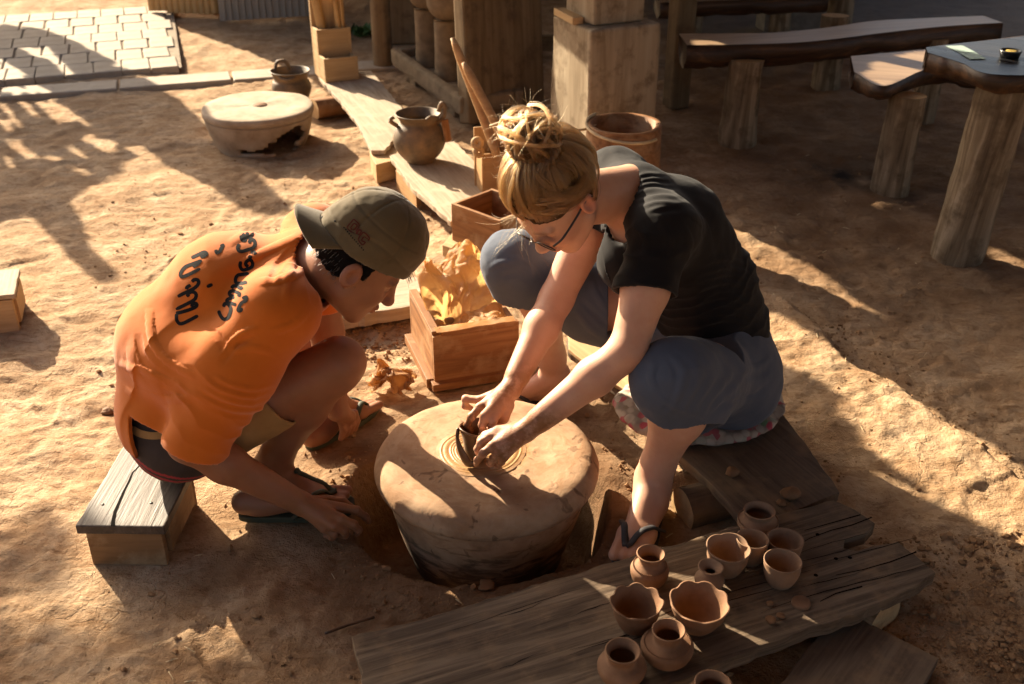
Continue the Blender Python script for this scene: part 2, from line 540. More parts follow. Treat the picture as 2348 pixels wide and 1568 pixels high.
# ------------------------------------------------------------------ setting materials
def ground_mat():
    t = NT('trodden earth')
    v = t.co('Object')
    big = t.noise(v, 1.3, 5, .6)
    mid = t.noise(v, 7, 7, .62, .4)
    fine = t.noise(v, 60, 5, .65)
    c = t.ramp(t.math('ADD', t.math('MULTIPLY', mid, .7), t.math('MULTIPLY', big, .3)), [(.33, (.25, .142, .070)), (.46, (.38, .242, .136)), (.56, (.475, .328, .20)), (.72, (.55, .412, .28))])
    fl = t.noise(t.co('Object', (13, 30, 13), (0, 0, .5)), 1, 6, .7, .6)
    c = t.mix(t.ramp(fl, [(.34, (.8, .8, .8)), (.47, (0, 0, 0))]), c, (.23, .125, .058))
    c = t.mix(t.ramp(fine, [(.3, (.6, .6, .6)), (.52, (0, 0, 0))]), c, (.24, .14, .072))
    c = t.mix(t.ramp(fine, [(.6, (0, 0, 0)), (.8, (.4, .4, .4))]), c, (.60, .48, .35))
    patch = t.noise(v, 2.6, 6, .62, .5)
    c = t.mix(t.ramp(patch, [(.50, (0, 0, 0)), (.66, (.55, .55, .55))]), c, t.mix(mid, (.27, .15, .072), (.40, .25, .14)))
    c = t.mix(t.attr('damp_shade'), c, t.mix(mid, (.075, .036, .016), (.165, .083, .039)))  # moist clay round the pit, plus shade painted into the soil
    c = t.mix(t.attr('dark_patch'), c, (.035, .026, .020))
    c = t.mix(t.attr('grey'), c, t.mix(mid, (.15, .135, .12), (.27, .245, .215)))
    t.color(c); t.rough(.93); t.b.inputs['Specular IOR Level'].default_value = .12
    vo = t.n('ShaderNodeTexVoronoi'); vo.feature = 'DISTANCE_TO_EDGE'; vo.inputs['Scale'].default_value = 5.5
    wv = t.n('ShaderNodeVectorMath'); wv.operation = 'ADD'
    nz = t.n('ShaderNodeTexNoise'); nz.inputs['Scale'].default_value = 9; nz.inputs['Detail'].default_value = 4
    t.l(v, nz.inputs['Vector'])
    sc = t.n('ShaderNodeVectorMath'); sc.operation = 'SCALE'; sc.inputs['Scale'].default_value = .16
    t.l(nz.outputs['Color'], sc.inputs[0]); t.l(v, wv.inputs[0]); t.l(sc.outputs[0], wv.inputs[1]); t.l(wv.outputs[0], vo.inputs['Vector'])
    crack = t.ramp(vo.outputs['Distance'], [(.0, (0, 0, 0)), (.018, (1, 1, 1))])
    cm = t.math('MULTIPLY', t.math('SUBTRACT', 1.0, crack), t.ramp(big, [(.46, (0, 0, 0)), (.6, (1, 1, 1))]))
    p = t.bump(t.math('MULTIPLY', cm, -1.0), .5, .006)
    p = t.bump(mid, .5, .02, p)
    p = t.bump(t.noise(v, 24, 6, .7, .5), .6, .012, p)
    p = t.bump(fl, .7, .008, p)
    p = t.bump(fine, .75, .008, p)
    t.bump(t.noise(v, 240, 4, .6), .5, .0025, p)
    return t.m
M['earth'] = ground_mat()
M['clod'] = plain('earth clod', (.30, .175, .09), .95, .1, var=.4)
t = NT('paver'); n_ = t.noise(t.co('Object', (10, 10, 10)), 1, 6, .6)
c_ = t.ramp(n_, [(.3, (.30, .24, .18)), (.7, (.42, .35, .27))]); c_ = t.mix(t.math('MULTIPLY', t.rnd(), .35), c_, (.28, .22, .165)); t.color(c_); t.rough(.9); t.bump(n_, .3, .006); M['paver'] = t.m
M['wood_grey'] = wood('weathered grey plank', (.045, .028, .018), (.14, .098, .064), (.26, .19, .128), 1.0, .8, 2.0, (.22, .145, .085), .2)
M['wood_dusty'] = wood('dusty plank', (.26, .185, .12), (.40, .31, .22), (.50, .41, .31), 1.0, .8, .9, (.48, .38, .27), .2)
M['wood_seat'] = wood('worn dark board', (.065, .042, .027), (.135, .092, .060), (.21, .15, .10), .8, .75, 1.3, (.22, .14, .08), .25)
M['wood_stool'] = wood('worn stool board', (.050, .036, .028), (.095, .070, .053), (.15, .115, .09), .8, .55, 1.2, None, .3)
M['wood_stool_side'] = wood('stool side', (.16, .085, .035), (.235, .13, .058), (.30, .18, .09), .8, .7, .7, (.40, .27, .15), .3)
M['wood_box'] = wood('box board', (.10, .040, .014), (.27, .12, .045), (.40, .21, .09), .55, .65, 1.0, (.38, .23, .12), .25)
M['wood_tool'] = wood('tool wood', (.32, .17, .07), (.42, .245, .11), (.50, .31, .155), 1.0, .6, .4, None, .3)
M['wood_pale'] = wood('pale cut wood', (.36, .22, .10), (.47, .31, .155), (.56, .39, .21), .9, .7, .6, None, .25)
M['wood_pillar'] = wood('pillar timber', (.22, .165, .105), (.34, .27, .185), (.43, .36, .26), .4, .88, .6, (.13, .09, .055), .12)
M['wood_slab'] = wood('old timber slab', (.13, .085, .045), (.20, .135, .075), (.27, .19, .11), .5, .85, .8, (.10, .065, .04), .15)
M['wood_top'] = wood('varnished bench top', (.20, .125, .070), (.34, .225, .14), (.47, .335, .22), .55, .38, .4, None, .5)
M['wood_bark'] = wood('dark live edge', (.018, .011, .008), (.060, .030, .016), (.17, .085, .038), .6, .5, 1.2, None, .4)
M['wood_table'] = wood('dark table top', (.012, .012, .014), (.028, .028, .032), (.07, .068, .07), .6, .3, .8, None, .5)
M['wood_under'] = wood('bench underside', (.07, .036, .017), (.13, .068, .032), (.20, .11, .055), .6, .7, 1.0, None, .3)
M['log'] = wood('log', (.075, .048, .028), (.25, .18, .11), (.44, .335, .225), .6, .9, 2.2, (.10, .066, .038), .15)
M['log_end'] = wood('cut log end', (.30, .17, .07), (.44, .275, .12), (.54, .36, .18), .4, .8, .6, None, .2)
M['bamboo'] = wood('bamboo', (.36, .19, .06), (.50, .29, .10), (.58, .36, .15), .5, .45, .3, None, .5)
M['picket'] = wood('whitish slat', (.20, .17, .14), (.30, .265, .22), (.40, .36, .30), .6, .85, .6, None, .15)
M['cane'] = plain('pale cane', (.62, .47, .27), .6, .3)
M['stone'] = plain('stone trough', (.225, .165, .105), .9, .15, var=.35)
M['carved'] = plain('carved stone', (.245, .165, .095), .8, .2, var=.35)
M['clay_pot'] = clay('leather-hard clay', (.17, .083, .040), (.235, .122, .063), (.285, .158, .086))
M['clay_pot2'] = clay('dry clay', (.21, .118, .066), (.275, .162, .095), (.33, .205, .125))
M['clay_wet'] = clay('wet clay', (.10, .050, .022), (.15, .078, .036), (.20, .108, .052), .32, True, .5)
M['old_pot'] = clay('fired pot', (.075, .055, .036), (.165, .112, .066), (.27, .165, .08), .6, False)
M['scrap'] = clay('clay scrap', (.13, .062, .028), (.20, .10, .045), (.27, .145, .07), .8, False)
M['concrete'] = plain('concrete', (.20, .18, .155), .9, .2)
M['brick_red'] = plain('red brick', (.24, .085, .05), .9, .15)
M['card'] = plain('pale green card', (.36, .47, .42), .6, .3, var=.08)
M['ashtray'] = plain('dark ashtray', (.015, .015, .017), .3, .6)
M['ash'] = plain('dry petals', (.46, .33, .09), .9, .1, var=.5)
M['leaf'] = plain('leaf', (.055, .11, .025), .6, .3, var=.5)
def wheel_mat():
    t = NT('clay-spattered stone wheel')
    v = t.co('Object')
    # spun streaks: stretch noise round the axis
    sx = t.n('ShaderNodeSeparateXYZ'); t.l(v, sx.inputs[0])
    rad = t.math('SQRT', t.math('ADD', t.math('MULTIPLY', sx.outputs[0], sx.outputs[0]), t.math('MULTIPLY', sx.outputs[1], sx.outputs[1])))
    ang = t.math('ARCTAN2', sx.outputs[1], sx.outputs[0])
    cx = t.n('ShaderNodeCombineXYZ'); t.l(t.math('MULTIPLY', rad, 38.0), cx.inputs[0]); t.l(t.math('MULTIPLY', t.math('COSINE', ang), 3.0), cx.inputs[1]); t.l(t.math('MULTIPLY', t.math('SINE', ang), 3.0), cx.inputs[2])
    cz = t.n('ShaderNodeVectorMath'); cz.operation = 'ADD'; t.l(cx.outputs[0], cz.inputs[0])
    zz = t.n('ShaderNodeCombineXYZ'); t.l(t.math('MULTIPLY', sx.outputs[2], 34.0), zz.inputs[0]); t.l(zz.outputs[0], cz.inputs[1])
    streak = t.noise(cz.outputs[0], 1.0, 5, .6, .6)
    blot = t.noise(v, 9, 6, .65, .3)
    c = t.ramp(blot, [(.32, (.27, .155, .085)), (.5, (.40, .25, .145)), (.68, (.47, .32, .20))])
    c = t.mix(t.ramp(streak, [(.45, (0, 0, 0)), (.62, (.45, .45, .45))]), c, (.30, .15, .065))
    spot = t.noise(v, 26, 3, .5, .8)
    sm_ = t.math('MULTIPLY', t.ramp(spot, [(.62, (0, 0, 0)), (.68, (1, 1, 1))]), t.ramp(blot, [(.35, (1, 1, 1)), (.6, (.25, .25, .25))]))
    c = t.mix(sm_, c, (.115, .058, .028))
    # the flank darkens lower down, broken up by the streaks
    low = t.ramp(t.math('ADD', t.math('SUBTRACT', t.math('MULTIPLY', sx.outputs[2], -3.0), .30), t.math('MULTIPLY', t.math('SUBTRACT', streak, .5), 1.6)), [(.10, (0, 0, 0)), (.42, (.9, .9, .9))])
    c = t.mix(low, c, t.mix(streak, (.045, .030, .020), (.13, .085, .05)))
    wet = t.ramp(t.math('ADD', rad, t.math('MULTIPLY', t.math('SUBTRACT', blot, .5), .03)), [(.095, (1, 1, 1)), (.112, (0, 0, 0))])
    c = t.mix(t.math('MULTIPLY', wet, .8), c, t.mix(streak, (.30, .155, .055), (.46, .26, .10)))
    t.color(c)
    t.rough(t.math('SUBTRACT', .82, t.math('MULTIPLY', wet, .42)))
    t.b.inputs['Specular IOR Level'].default_value = .3
    p = t.bump(blot, .35, .01)
    p = t.bump(spot, .25, .004, p)
    t.bump(streak, .35, .004, p)
    return t.m
M['wheel'] = wheel_mat()
t = NT('old wheel stone'); n_ = t.noise(t.co('Object', (8, 8, 8)), 1, 7, .65); t.color(t.ramp(n_, [(.3, (.24, .165, .10)), (.5, (.36, .27, .185)), (.7, (.45, .36, .26))])); t.rough(.9); t.bump(n_, .4, .01); M['wheel_old'] = t.m
def film(name, a, c, d, tr, amount):
    t = NT(name); n_ = t.noise(t.co('Object', (16, 16, 16)), 1, 6, .65)
    t.color(t.ramp(n_, [(.3, a), (.48, c), (.68, d)])); t.rough(.55); t.b.inputs['Specular IOR Level'].default_value = .3
    x = t.n('ShaderNodeBsdfTranslucent'); x.inputs['Color'].default_value = (*tr, 1); m = t.n('ShaderNodeMixShader'); m.inputs[0].default_value = amount
    t.l(t.b.outputs[0], m.inputs[1]); t.l(x.outputs[0], m.inputs[2]); t.l(m.outputs[0], t.out.inputs['Surface'])
    t.bump(t.noise(t.co('Object', (60, 60, 60)), 1, 5, .6, 1.0), .5, .006)
    return t.m
M['plastic'] = film('clay-stained plastic film', (.42, .19, .060), (.66, .39, .165), (.80, .60, .36), (.84, .50, .19), .60)
M['bag2'] = film('brown stained film', (.30, .14, .05), (.46, .25, .105), (.58, .37, .19), (.62, .36, .15), .5)
t = NT('floral cloth'); vo = t.n('ShaderNodeTexVoronoi'); vo.inputs['Scale'].default_value = 46; t.l(t.co('Object'), vo.inputs['Vector'])
wh = t.n('ShaderNodeSeparateColor'); t.l(vo.outputs['Color'], wh.inputs[0])
t.color(t.mix(t.ramp(vo.outputs['Distance'], [(.5, (0, 0, 0)), (.75, (1, 1, 1))]), t.ramp(wh.outputs[0], [(.0, (.36, .30, .24)), (.45, (.40, .33, .26)), (.52, (.38, .05, .075)), (.74, (.36, .10, .10)), (.76, (.06, .16, .06)), (1, (.42, .36, .30))]), (.24, .19, .15))); t.rough(.9); M['floral'] = t.m

# ------------------------------------------------------------------ ground: one sheet with the wheel's pit, the bank at the right and trampled relief
WHEEL = np.array((-.062, 2.083)); WTOP = .160
def axis_coords(segs):
    out = []
    for a, b, n in segs:
        out += list(np.linspace(a, b, n, endpoint=False))
    return np.array(out + [segs[-1][1]])
gx = axis_coords([(-60, -12, 12), (-12, -4, 40), (-4, -1.3, 130), (-1.3, 1.45, 330), (1.45, 4.2, 130), (4.2, 12, 40), (12, 60, 12)])
gy = axis_coords([(-14, 0, 24), (0, 1.3, 50), (1.3, 3.2, 240), (3.2, 6.5, 230), (6.5, 10, 90), (10, 20, 40), (20, 90, 20)])
XX, YY = np.meshgrid(gx, gy, indexing='ij')
P2 = np.stack([XX, YY, 0 * XX], -1)
edge = np.array([G(*p, .035)[:2] for p in ((1500, 560), (1640, 620), (1767, 679), (1830, 703), (1892, 750), (1939, 804), (1985, 839), (2071, 878), (2130, 925), (2188, 967), (2266, 1018), (2347, 1076), (2500, 1180), (2700, 1330))])
PRINTS = []
_pr = random.Random(12)
while len(PRINTS) < 70:
    fx_, fy_ = _pr.uniform(-2.2, 2.0), _pr.uniform(1.45, 5.2)
    if abs(fx_) > .42 * fy_ + .4 or math.hypot(fx_ - WHEEL[0], fy_ - WHEEL[1]) < .5: continue
    PRINTS.append((fx_, fy_, _pr.uniform(0, 3.14), _pr.uniform(.003, .007)))
def height(X, Y):
    Pn = np.stack([X, Y, 0 * X], -1)
    near = np.exp(-np.maximum(0, Y - 6) / 6)
    z = .010 * fbm(Pn * 2.3, 3, 1) + .0065 * fbm(Pn * 9 + 5, 3, 2) * near + .0034 * fbm(Pn * 30, 2, 3) * near + .003 * np.maximum(0, .55 - np.abs(fbm(Pn * (16, 22, 1), 2, 14))) * near
    # trodden lumps on the sunny side
    z += .004 * np.maximum(0, fbm(Pn * (13, 17, 1), 2, 9)) * near
    for fx, fy, fa, fd in PRINTS:
        m_ = (np.abs(X - fx) < .3) & (np.abs(Y - fy) < .3)
        if m_.any():
            u_ = (X[m_] - fx) * math.cos(fa) + (Y[m_] - fy) * math.sin(fa); w_ = -(X[m_] - fx) * math.sin(fa) + (Y[m_] - fy) * math.cos(fa)
            rr = np.sqrt((u_ / .125) ** 2 + (w_ / (.046 - .010 * np.sin(u_ * 25))) ** 2)
            z[m_] += fd * (-.8 * (1 - smooth01(.75, 1.0, rr)) + .55 * np.exp(-((rr - 1.08) / .12) ** 2))
    o = np.argsort(edge[:, 1])
    xe = np.interp(Y, edge[o, 1], edge[o, 0]) + .014 * vnoise(Pn * 9, 4) + .008 * vnoise(Pn * 25, 6)
    dx = X - xe
    m = smooth01(1.2, 1.7, Y) * (1 - smooth01(3.2, 3.8, Y))
    z += m * .052 * np.exp(np.minimum(dx, 0) / .30) * (1 - smooth01(-.045, .02, dx))
    z += m * -.012 * np.exp(-(np.maximum(dx, 0) / .12) ** 2) * (dx > 0)
    for fx, fy, fr in ((.30, 1.99, .13), (.06, 2.54, .14), (-.50, 2.05, .15), (-.46, 2.40, .13), (-.87, 1.95, .26)):
        z = z * (1 - .85 * np.exp(-(((X - fx) ** 2 + (Y - fy) ** 2) / fr ** 2) ** 2))
    # pit
    d = np.hypot(X - WHEEL[0], Y - WHEEL[1]); th = np.arctan2(Y - WHEEL[1], X - WHEEL[0])
    rp = .300 + .045 * np.exp(-((((th - 2.75 + math.pi) % (2 * math.pi)) - math.pi) / .55) ** 2) + .03 * np.exp(-((((th + 2.4 + math.pi) % (2 * math.pi)) - math.pi) / .35) ** 2) + .014 * vnoise(np.stack([np.cos(th) * 3, np.sin(th) * 3, 0 * th], -1), 12)
    w = 1 - smooth01(rp - .045, rp + .012, d)
    z = z * (1 - w) - .24 * w
    lip = np.exp(-((d - rp - .04) / .05) ** 2) * .008
    return z + lip, d, rp
ZZ, DD, RP = height(XX, YY)
nx, ny = XX.shape
Vg = np.stack([XX, YY, ZZ], -1).reshape(-1, 3)
ii, jj = np.meshgrid(np.arange(nx - 1), np.arange(ny - 1), indexing='ij')
Qg = np.stack([ii * ny + jj, (ii + 1) * ny + jj, (ii + 1) * ny + jj + 1, ii * ny + jj + 1], -1).reshape(-1, 4)
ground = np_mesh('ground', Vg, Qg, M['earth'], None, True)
tag(ground, kind='structure', label='trodden tan earth floor of the open pottery yard')
damp_shade = np.exp(-((np.maximum(0, DD - RP) / .17) ** 2)) * .75
damp_shade = np.maximum(damp_shade, .25 * np.exp(-(((XX + .15) / .9) ** 2 + ((YY - 1.6) / .28) ** 2)))
damp_shade = np.maximum(damp_shade, .55 * smooth01(.75, 1.15, XX) * smooth01(2.7, 3.4, YY) * (1 - smooth01(7.0, 9, YY)))  # soil painted darker where the yard and foreground lie in shade
damp_shade = np.maximum(damp_shade, .35 * smooth01(.7, .95, XX) * (1 - smooth01(1.75, 2.0, YY + .55 * (XX - 1.0))))
attr(ground, 'damp_shade', np.clip(damp_shade + .18 * fbm(P2 * 6, 3, 31) * (damp_shade > .05), 0, 1).ravel())
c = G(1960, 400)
dark_patch = np.exp(-(((XX - c[0]) / .22) ** 2 + ((YY - c[1]) / .17) ** 2)) * .95  # two dark rounded patches on the ground
c = G(2080, 445); dark_patch = np.maximum(dark_patch, .8 * np.exp(-(((XX - c[0]) / .16) ** 2 + ((YY - c[1]) / .12) ** 2)))
attr(ground, 'dark_patch', np.clip(dark_patch * (.8 + .7 * fbm(P2 * 11, 3, 33)), 0, 1).ravel())
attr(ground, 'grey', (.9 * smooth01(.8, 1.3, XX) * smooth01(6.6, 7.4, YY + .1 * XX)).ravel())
def gz(x, y):
    return float(height(np.array([float(x)]), np.array([float(y)]))[0][0])
# loose clods and crumbs: too many to count
def crumbs(name, spots, material, label):
    ico = bmesh.new(); bmesh.ops.create_icosphere(ico, subdivisions=1, radius=1)
    iv = np.array([v_.co[:] for v_ in ico.verts]); iff = np.array([[q.index for q in f.verts] for f in ico.faces]); ico.free()
    Vs, Fs = [], []
    S_ = np.array(spots); ZS = height(S_[:, 0], S_[:, 1])[0]
    for (x, y, r), zz in zip(spots, ZS):
        s = iv * (1 + .35 * RNG.normal(size=(len(iv), 1)) * .6) * r * RNG.uniform(.6, 1.25, 3) * (1, 1, .75)
        Fs.append(iff + len(Vs) * len(iv)); Vs.append(s + (x, y, zz + r * .35))
    o = np_mesh(name, np.concatenate(Vs), np.concatenate(Fs), material, None, False)
    return tag(o, label, kind='stuff')
sp = []
while len(sp) < 1500:
    x, y = RNG.uniform(-1.7, 2.2), 1.45 + RNG.random() ** 1.4 * 3.2
    if abs(x) > .35 * y + .3: continue
    d = math.hypot(x - WHEEL[0], y - WHEEL[1])
    if d < .34: continue
    sp.append((x, y, min(.009, .0013 + .0018 * RNG.exponential())))
o_ = np.argsort(edge[:, 1])
for i in range(330):      # rubble along the foot of the bank
    y = RNG.uniform(1.75, 3.15); xe = np.interp(y, edge[o_, 1], edge[o_, 0])
    sp.append((xe + abs(RNG.normal(.03, .07)), y, min(.010, .0016 + .002 * RNG.exponential())))
for i in range(800):     # loose rubble beside and below the front plank
    p = G(*z9(RNG.uniform(560, 1404), RNG.uniform(760, 1568)))
    sp.append((p[0], p[1], min(.011, .0016 + .0022 * RNG.exponential())))
for i in range(420):      # crumbs behind the man's knee
    p = G(*z2(RNG.uniform(1440, 2080), RNG.uniform(930, 1250)))
    sp.append((p[0], p[1], min(.009, .0016 + .002 * RNG.exponential())))
for i in range(260):      # crumbled lip of the pit
    a = RNG.uniform(0, 6.28); r = RNG.normal(.375, .025)
    sp.append((WHEEL[0] + r * math.cos(a), WHEEL[1] + r * math.sin(a), min(.012, .0015 + .0025 * RNG.exponential())))
crumbs('gravel', sp, M['clod'], 'loose crumbs and clods of dry earth')

# ------------------------------------------------------------------ paving and kerb at the far left
M['mortar'] = plain('sandy joint', (.30, .24, .18), .95, .1)
pv = bpy.data.objects.new('pavement', None); COL.objects.link(pv)
tag(pv, 'pale paved terrace at the top left of the yard', kind='structure')
c0 = G(410, 166); c1 = G(0, 200); c2 = G(391, 31)
ex = (c1 - c0); ex /= np.linalg.norm(ex)                # along the front edge, to the left
ey = c2 - c0; depth = np.linalg.norm(ey); ey /= depth
bw, bl, gap = .1535, .264, .0045
def paver_mesh(w, l, h, nm):
    bm = bmesh.new()
    bmesh.ops.create_cube(bm, size=1)
    for q in bm.verts:
        q.co = Vector((q.co.x * w, q.co.y * l, q.co.z * h))
    bmesh.ops.bevel(bm, geom=[e for e in bm.edges if abs(e.verts[0].co.z - e.verts[1].co.z) < 1e-5 and e.verts[0].co.z > 0], offset=.005, segments=1, affect='EDGES')
    me = bpy.data.meshes.new(nm); bm.to_mesh(me); bm.free(); me.materials.append(M['paver'])
    return me
pm = [paver_mesh(bw * s, bl, .06, 'paver') for s in (1, .97, .94)]
rot = math.atan2(ex[1], ex[0])
cosk = abs(ex[0] * ey[1] - ex[1] * ey[0])
rows = int(depth / (bl + gap)); cols = 17
nrm2 = np.array((-ex[1], ex[0], 0)); nrm2 *= np.sign(nrm2 @ ey)
for r in range(rows + 1):
    for k in range(cols):
        off = (.5 if r % 2 else 0)
        p = c0 + ex * ((k + .5 + off * (1 if k < 0 else 1)) * (bw + gap) - off * (bw + gap) + off * .075) + nrm2 * ((r + .5) * (bl + gap)) + ex * ((r + .5) * (bl + gap)) * (ey @ ex)
        o = bpy.data.objects.new('paver', pm[(r * 7 + k * 3) % 3]); COL.objects.link(o); o.parent = pv
        o.location = (p[0], p[1], .006 + .004 * random.random()); o.rotation_euler = (random.gauss(0, .006), random.gauss(0, .006), rot + random.gauss(0, .008))
qd = [c0 + ex * -.02, c0 + ex * 2.9, c0 + ex * 2.9 + ey * (depth + .1), c0 + ey * (depth + .1) - ex * .02]
mesh_obj('joint_sand', [(p[0], p[1], .028) for p in qd], [(0, 3, 2, 1)], M['mortar'], pv)
kb = bpy.data.objects.new('kerb', None); COL.objects.link(kb)
tag(kb, 'row of pale slabs edging the paved terrace', kind='structure')
ka, kbp, kc = G(0, 222), G(720, 168), G(1000, 150)
kl, kw = .62, .20
km = paver_mesh(kl - .015, kw, .08, 'kerb_slab')
dk = (kbp - ka); L = np.linalg.norm(dk); dk /= L
for i in range(-1, int(L / kl) + 3):
    p = ka + dk * (i + .5) * kl
    o = bpy.data.objects.new('kerb_slab', km); COL.objects.link(o); o.parent = kb
    o.location = (p[0], p[1], -.018 + .005 * random.random()); o.rotation_euler = (random.gauss(0, .006), random.gauss(0, .006), math.atan2(dk[1], dk[0]) + random.gauss(0, .006))
# ------------------------------------------------------------------ building blocks for the wooden and clay things
def lathe_geo(prof, seg=48, wob=None):
    V, F = [], []
    idx = []
    for i, (r, z) in enumerate(prof):
        if r < 1e-6:
            idx.append([len(V)]); V.append((0, 0, z))
        else:
            row = []
            for j in range(seg):
                a = j / seg * 2 * math.pi
                rr, zz = (r, z) if wob is None else wob(r, z, a, i / (len(prof) - 1))
                row.append(len(V)); V.append((rr * math.cos(a), rr * math.sin(a), zz))
            idx.append(row)
    for i in range(len(prof) - 1):
        A, B = idx[i], idx[i + 1]
        for j in range(seg):
            k = (j + 1) % seg
            if len(A) == 1 and len(B) == 1: continue
            if len(A) == 1: F.append((A[0], B[k], B[j]))
            elif len(B) == 1: F.append((A[j], A[k], B[0]))
            else: F.append((A[j], A[k], B[k], B[j]))
    return V, F
def fine(prof, n=4):
    pts = spline([np.array((r, z, 0)) for r, z in prof], n * (len(prof) - 1))
    return [(max(0, p[0]), p[1]) for p in pts]
def lathe(name, prof, material, parent=None, seg=48, wob=None, loc=None, rz=0.0):
    V, F = lathe_geo(prof, seg, wob)
    o = mesh_obj(name, V, F, material, parent, True, loc, rz)
    bm = bmesh.new(); bm.from_mesh(o.data); bmesh.ops.recalc_face_normals(bm, faces=bm.faces)
    if name in ('wheel_head', 'slip_ring') and sum(f.normal.z * f.calc_area() for f in bm.faces if f.calc_center_median().z > -.002) < 0: bmesh.ops.reverse_faces(bm, faces=bm.faces)
    bm.to_mesh(o.data); bm.free()
    return o
def frame_of(pts, a, b):
    c = np.mean(pts, 0); ang = math.atan2(b[1] - a[1], b[0] - a[0])
    return c, ang
def board(name, px, z, thick, material, parent=None, along=(0, 1), rag=.003, dz=None, step=.02, bevel=.002, base=None, tilt=None):
    """a plank: outline points measured at its top face (z), the grain along the chosen edge"""
    pts = [G(p[0], p[1], z) for p in px]
    c, ang = frame_of(pts, pts[along[0]], pts[along[1]])
    ca, sa = math.cos(-ang), math.sin(-ang)
    loc = [np.array(((p[0] - c[0]) * ca - (p[1] - c[1]) * sa, (p[0] - c[0]) * sa + (p[1] - c[1]) * ca)) for p in pts]
    out = []
    n = len(loc)
    for i in range(n):
        a, b = loc[i], loc[(i + 1) % n]
        m = max(1, int(np.linalg.norm(b - a) / step))
        nr = np.array((-(b - a)[1], (b - a)[0])); nr = nr / (np.linalg.norm(nr) + 1e-9)
        for k in range(m):
            q = a + (b - a) * k / m
            w = 0 if k == 0 else rag * float(vnoise(np.array([[q[0] * 30, q[1] * 30, i]]), 5)[0] + .6 * vnoise(np.array([[q[0] * 80, q[1] * 80, i]]), 6)[0])
            out.append(q + nr * w)
    bm = bmesh.new()
    t_ = [bm.verts.new((q[0], q[1], 0)) for q in out]
    b_ = [bm.verts.new((q[0] * .998, q[1] * .998, -thick)) for q in out]
    bm.faces.new(t_); bm.faces.new(b_[::-1])
    for i in range(len(out)):
        j = (i + 1) % len(out)
        bm.faces.new((t_[j], t_[i], b_[i], b_[j]))
    o = bm_obj(name, bm, material, None, False, None, 0, bevel)
    w = Matrix.Translation((c[0], c[1], z)) @ Matrix.Rotation(ang, 4, 'Z')
    if tilt is not None:
        w = w @ Matrix.Rotation(tilt[0], 4, 'X') @ Matrix.Rotation(tilt[1], 4, 'Y')
    if parent is not None:
        o.parent = parent
        w = Matrix.Translation(-Vector(parent.location)) @ w if parent.parent is None else w
    o.matrix_basis = w
    return o
def bar(name, a, b, w, h, material, parent=None, base=(0, 0, 0), up=(0, 0, 1), bevel=.0015, side=None):
    """a straight board from a to b, w wide and h thick; its own X runs along the grain"""
    a, b = Vector(a), Vector(b)
    x = (b - a); L = x.length; x.normalize()
    if side is not None:
        y = Vector(side); y = (y - x * y.dot(x)).normalized(); zv = x.cross(y)
    else:
        zv = Vector(up); zv = (zv - x * zv.dot(x)).normalized(); y = zv.cross(x)
    bm = bmesh.new(); bmesh.ops.create_cube(bm, size=1)
    for q in bm.verts: q.co = Vector((q.co.x * L, q.co.y * w, q.co.z * h))
    o = bm_obj(name, bm, material, parent, False, None, 0, bevel)
    m = Matrix((x, y, zv)).transposed().to_4x4()
    m.translation = (a + b) / 2 - Vector(base)
    o.matrix_basis = m
    return o
def log_obj(name, a, b, r0, r1, material, parent=None, base=(0, 0, 0), seg=18, rough=.06, ends=None, flat=None, seed=0):
    a, b = Vector(a), Vector(b)
    z = (b - a); L = z.length; z.normalize()
    n = max(4, int(L / .03))
    V, F = [], []
    for i in range(n + 1):
        t = i / n
        for j in range(seg):
            an = j / seg * 2 * math.pi
            d = np.array([[math.cos(an) * 1.6, math.sin(an) * 1.6, t * L * 5 + seed]])
            r = (r0 + (r1 - r0) * t) * (1 + rough * 1.6 * float(vnoise(d, 3)[0]) + rough * .7 * float(vnoise(d * (3, 3, 3), 4)[0]))
            y_ = r * math.sin(an)
            if flat is not None: y_ = max(y_, flat * r0)
            V.append((t * L, r * math.cos(an), y_))
    for i in range(n):
        for j in range(seg):
            k = (j + 1) % seg
            F.append((i * seg + j, (i + 1) * seg + j, (i + 1) * seg + k, i * seg + k))
    o = mesh_obj(name, V, F, material, parent, True)
    up = Vector((0, 0, 1)) if abs(z.z) < .9 else Vector((1, 0, 0))
    y = up.cross(z).normalized(); x = z
    m = Matrix((x, y, x.cross(y))).transposed().to_4x4(); m.translation = a - Vector(base)
    o.matrix_basis = m
    for e in (0, n):
        pts = [V[e * seg + j] for j in range(seg)]
        c = np.mean(np.array(pts), 0)
        mesh_obj('cut_end', [tuple(np.array(p) + np.array(((.0005 if e else -.0005), 0, 0))) for p in pts] + [tuple(c + np.array(((.0015 if e else -.0015), 0, 0)))], [(j, (j + 1) % seg, seg) for j in range(seg)], ends or M['log_end'], o)
    return o
